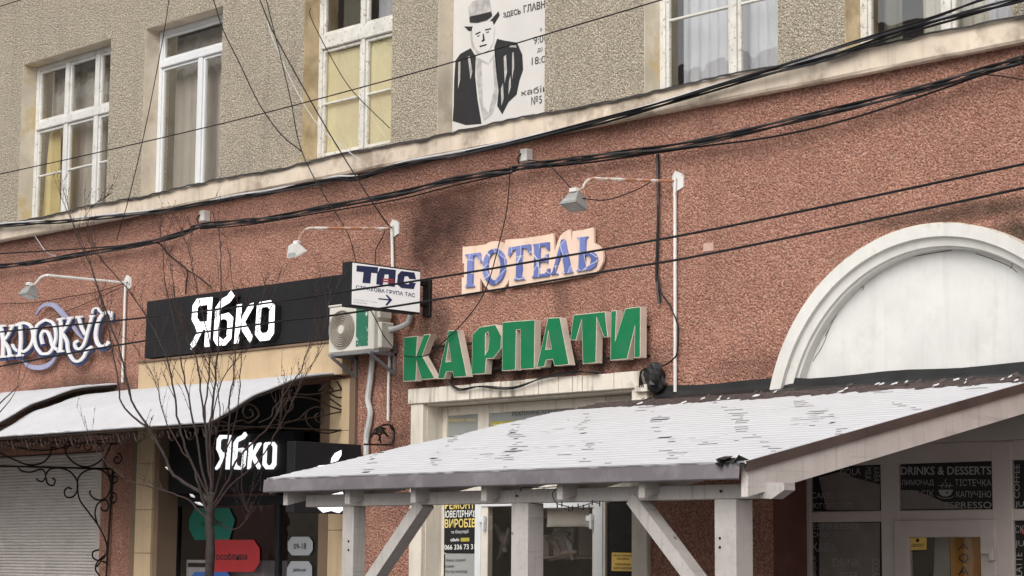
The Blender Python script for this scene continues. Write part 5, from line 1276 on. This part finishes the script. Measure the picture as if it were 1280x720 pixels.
# ================================================================== BARE TREE
TD = 3.9
tb = W(262, 640, TD); tree = thing('bare_tree', 'leafless young street tree with upright reddish branches in front of the ЯБКО shop', 'tree', (tb.x, tb.y, 0), None)
def T(p, d=0): return W(p[0], p[1], TD+d)
trunk = spline([(tb.x-.01, tb.y, 0), (tb.x, tb.y, .8), T((263, 690)), T((262, 655)), T((264, 632)), T((266, 615))], 5)
MB().tube(trunk, [.052-.010*i/(len(trunk)-1) + .004*math.sin(i*2.1) for i in range(len(trunk))], 12).build('trunk', M['bark'], tree, smooth=True)
main = [ # pixel path, depth drift, start radius
 ([(264,632),(250,615),(225,600),(213,588),(200,560),(186,535),(165,500),(150,440),(135,395),(120,350),(105,315),(95,290),(76,228)], .5, .030),
 ([(262,650),(250,640),(235,625),(210,615),(185,608),(160,600),(135,580),(115,555),(105,520)], -.6, .018),
 ([(186,535),(165,520),(150,498),(145,460),(128,380),(110,320),(82,260),(72,233)], .3, .018),
 ([(262,645),(252,622),(244,590),(232,560),(222,520),(216,480),(205,440),(182,395),(150,350),(125,320),(108,270),(140,240)], .6, .024),
 ([(264,640),(256,600),(248,560),(240,515),(230,470),(222,420),(206,350),(202,300),(196,275)], .35, .022),
 ([(265,632),(262,590),(258,540),(252,500),(246,450),(232,420),(222,390),(215,340),(212,320)], .1, .022),
 ([(266,630),(264,590),(262,540),(266,500),(271,450),(275,400),(276,340),(275,300),(266,262)], -.1, .026),
 ([(267,628),(278,580),(286,540),(287,500),(292,470),(296,430),(302,400),(290,350),(285,310)], .4, .018),
 ([(267,632),(285,600),(300,570),(325,545),(345,520),(352,500),(372,470),(385,440),(392,420),(400,395)], -.4, .020),
 ([(267,636),(290,605),(315,585),(335,560),(345,540),(362,510),(375,480),(397,440),(408,400),(415,360)], -.7, .015),
 ([(265,625),(262,570),(255,520),(262,470),(262,430),(250,380),(242,340),(232,300),(225,285)], -.3, .018),
 ([(266,630),(280,575),(296,520),(300,470),(305,430),(330,400),(345,372)], .7, .014),
 ([(264,628),(240,580),(225,560),(205,520),(195,480),(175,445),(160,425),(130,410)], -.5, .014),
 ([(264,640),(272,652),(290,662),(303,655),(310,640),(304,625),(302,600),(305,580)], -.8, .013),
 ([(266,622),(268,560),(276,510),(262,460),(240,420),(228,395)], .8, .013),
 ([(266,622),(262,560),(270,500),(290,455),(312,430),(322,395),(335,355)], .2, .013)]
def twigs(Q, r_, depth, parent):
    for i in range(2 if not depth else max(2, int(len(Q)*.38)), len(Q)-1):
        if rnd.random() > (.66 if depth else .6): continue
        p = Q[i]; d = (Q[min(i+1, len(Q)-1)]-Q[i-1]).normalized()
        side = Vector((rnd.uniform(-1, 1), rnd.uniform(-1, 1), rnd.uniform(0, .5))).normalized()
        dd = (d*1.1 + side*.75 + Vector((0, 0, .25))).normalized(); L_ = rnd.uniform(.12, .55)*(1 if depth else .55)
        pts = [p]; n_ = 5
        for k in range(n_):
            dd = (dd + Vector((rnd.uniform(-.18, .18), rnd.uniform(-.18, .18), rnd.uniform(-.05, .16)))).normalized(); pts.append(pts[-1]+dd*L_/n_)
        rr = max(.0024, r_[i]*.5)
        TWG.tube(pts, [rr*(1-.7*k/n_) for k in range(n_+1)], 4)
        for k in range(1, n_):      # buds
            if rnd.random() < .6:
                q = pts[k]; s_ = Vector((rnd.uniform(-1, 1), rnd.uniform(-1, 1), .7)).normalized(); TWG.tube([q, q+s_*.018], [.005, .0015], 4)
        if depth: twigs(pts, [rr]*len(pts), depth-1, parent)
for path, dr, r0 in main:
    pts = [T(p, dr*(i/(len(path)-1))) for i, p in enumerate(path)]
    Q = spline(pts, 4); N_ = len(Q)
    Q = [q + (Vector((rnd.uniform(-.008, .008), rnd.uniform(-.012, .012), 0)) if 2 < i else Vector((0, 0, 0))) for i, q in enumerate(Q)]
    rr = [max(.0032, r0*.8*(1-.86*(i/(N_-1))**.7)) for i in range(N_)]
    br_ = MB().tube(Q, rr, 7).build('branch', M['bark'] if r0 > .02 else M['twig'], tree, smooth=True)
    TWG = MB(); twigs(Q, rr, 1, br_)
    if TWG.v: TWG.build('twig', M['twig'], br_, kind='stuff')
for p, l in (((213, 588), .06), ((252, 632), .09), ((243, 622), .05), ((303, 566), .03)):
    a = T(p); MB().tube([a+Vector((-l, -.02, .035)), a+Vector((0, -.03, .02)), a+Vector((l*.7, -.02, -.0))], [.006, .018, .006], 6).build('snow_clump', M['snow'], tree)
# a twig of another tree reaching in at the left edge
tl_ = W(-60, 560, TD); t3 = thing('bare_tree', 'thin dark twigs reaching in from the left edge over the far-left awning', 'tree', (tl_.x, tl_.y, 0))
MB().tube(spline([(tl_.x, tl_.y, 0), (tl_.x, tl_.y, 1.2), W(-55, 600, TD)], 5), .06, 10).build('trunk', M['bark'], t3, smooth=True)
for path in ([(-55,600),(-30,550),(0,515),(14,498),(22,480),(27,440)], [(-30,550),(-5,510),(15,490),(27,478),(35,455)], [(-40,570),(-10,540),(10,532),(14,520)]):
    Q = spline([W(*p, TD) for p in path], 4); MB().tube(Q, [max(.003, .012*(1-i/len(Q))) for i in range(len(Q))], 5).build('branch', M['twig'], t3)

# ================================================================== HOUSE ACROSS THE STREET (seen only as reflections)
opp = thing('street_house', 'plain pink house across the street seen only as a reflection in the panes', 'building', (-30, -28, 0))
MB().box(-80, -57, -38, -27, -.15, 20.4).build('wall', M['pinkwall'], opp)
MB().add([(-80.5, -26.4, 20.4), (-56.5, -26.4, 20.4), (-56.5, -32.5, 24), (-80.5, -32.5, 24), (-56.5, -38.5, 20.4), (-80.5, -38.5, 20.4)], [(0, 1, 2, 3), (3, 2, 4, 5), (0, 3, 5), (1, 4, 2), (0, 5, 4, 1)]).build('roof', M['rooft'], opp)
MB().box(-80.2, -56.8, -26.98, -26.5, 19.4, 19.9).build('cornice', M['curtain'], opp)
op2 = thing('street_house', 'lower grey house beside the pink one, seen only as a reflection in panes', 'building', (-30, -28, 0))
MB().box(-56.4, -24, -38, -27.2, -.15, 14.0).build('wall', M['plaster_g'], op2)
MB().add([(-56.45, -26.6, 14.0), (-23.5, -26.6, 14.0), (-23.5, -32.5, 17.4), (-56.45, -32.5, 17.4), (-23.5, -38.5, 14.0), (-56.45, -38.5, 14.0)], [(0, 1, 2, 3), (3, 2, 4, 5), (0, 3, 5), (1, 4, 2), (0, 5, 4, 1)]).build('roof', M['rooft'], op2)
ow = MB().box(-79, -77.8, -27.02, -26.98, 12.6, 14.6).build('window', M['curtain_w'], opp)
for r_ in (0, 1, 2):
    for i in range(7):
        if (r_, i) == (0, 0): continue
        clone(ow, (i*2.9, 0, -r_*3.3), opp)
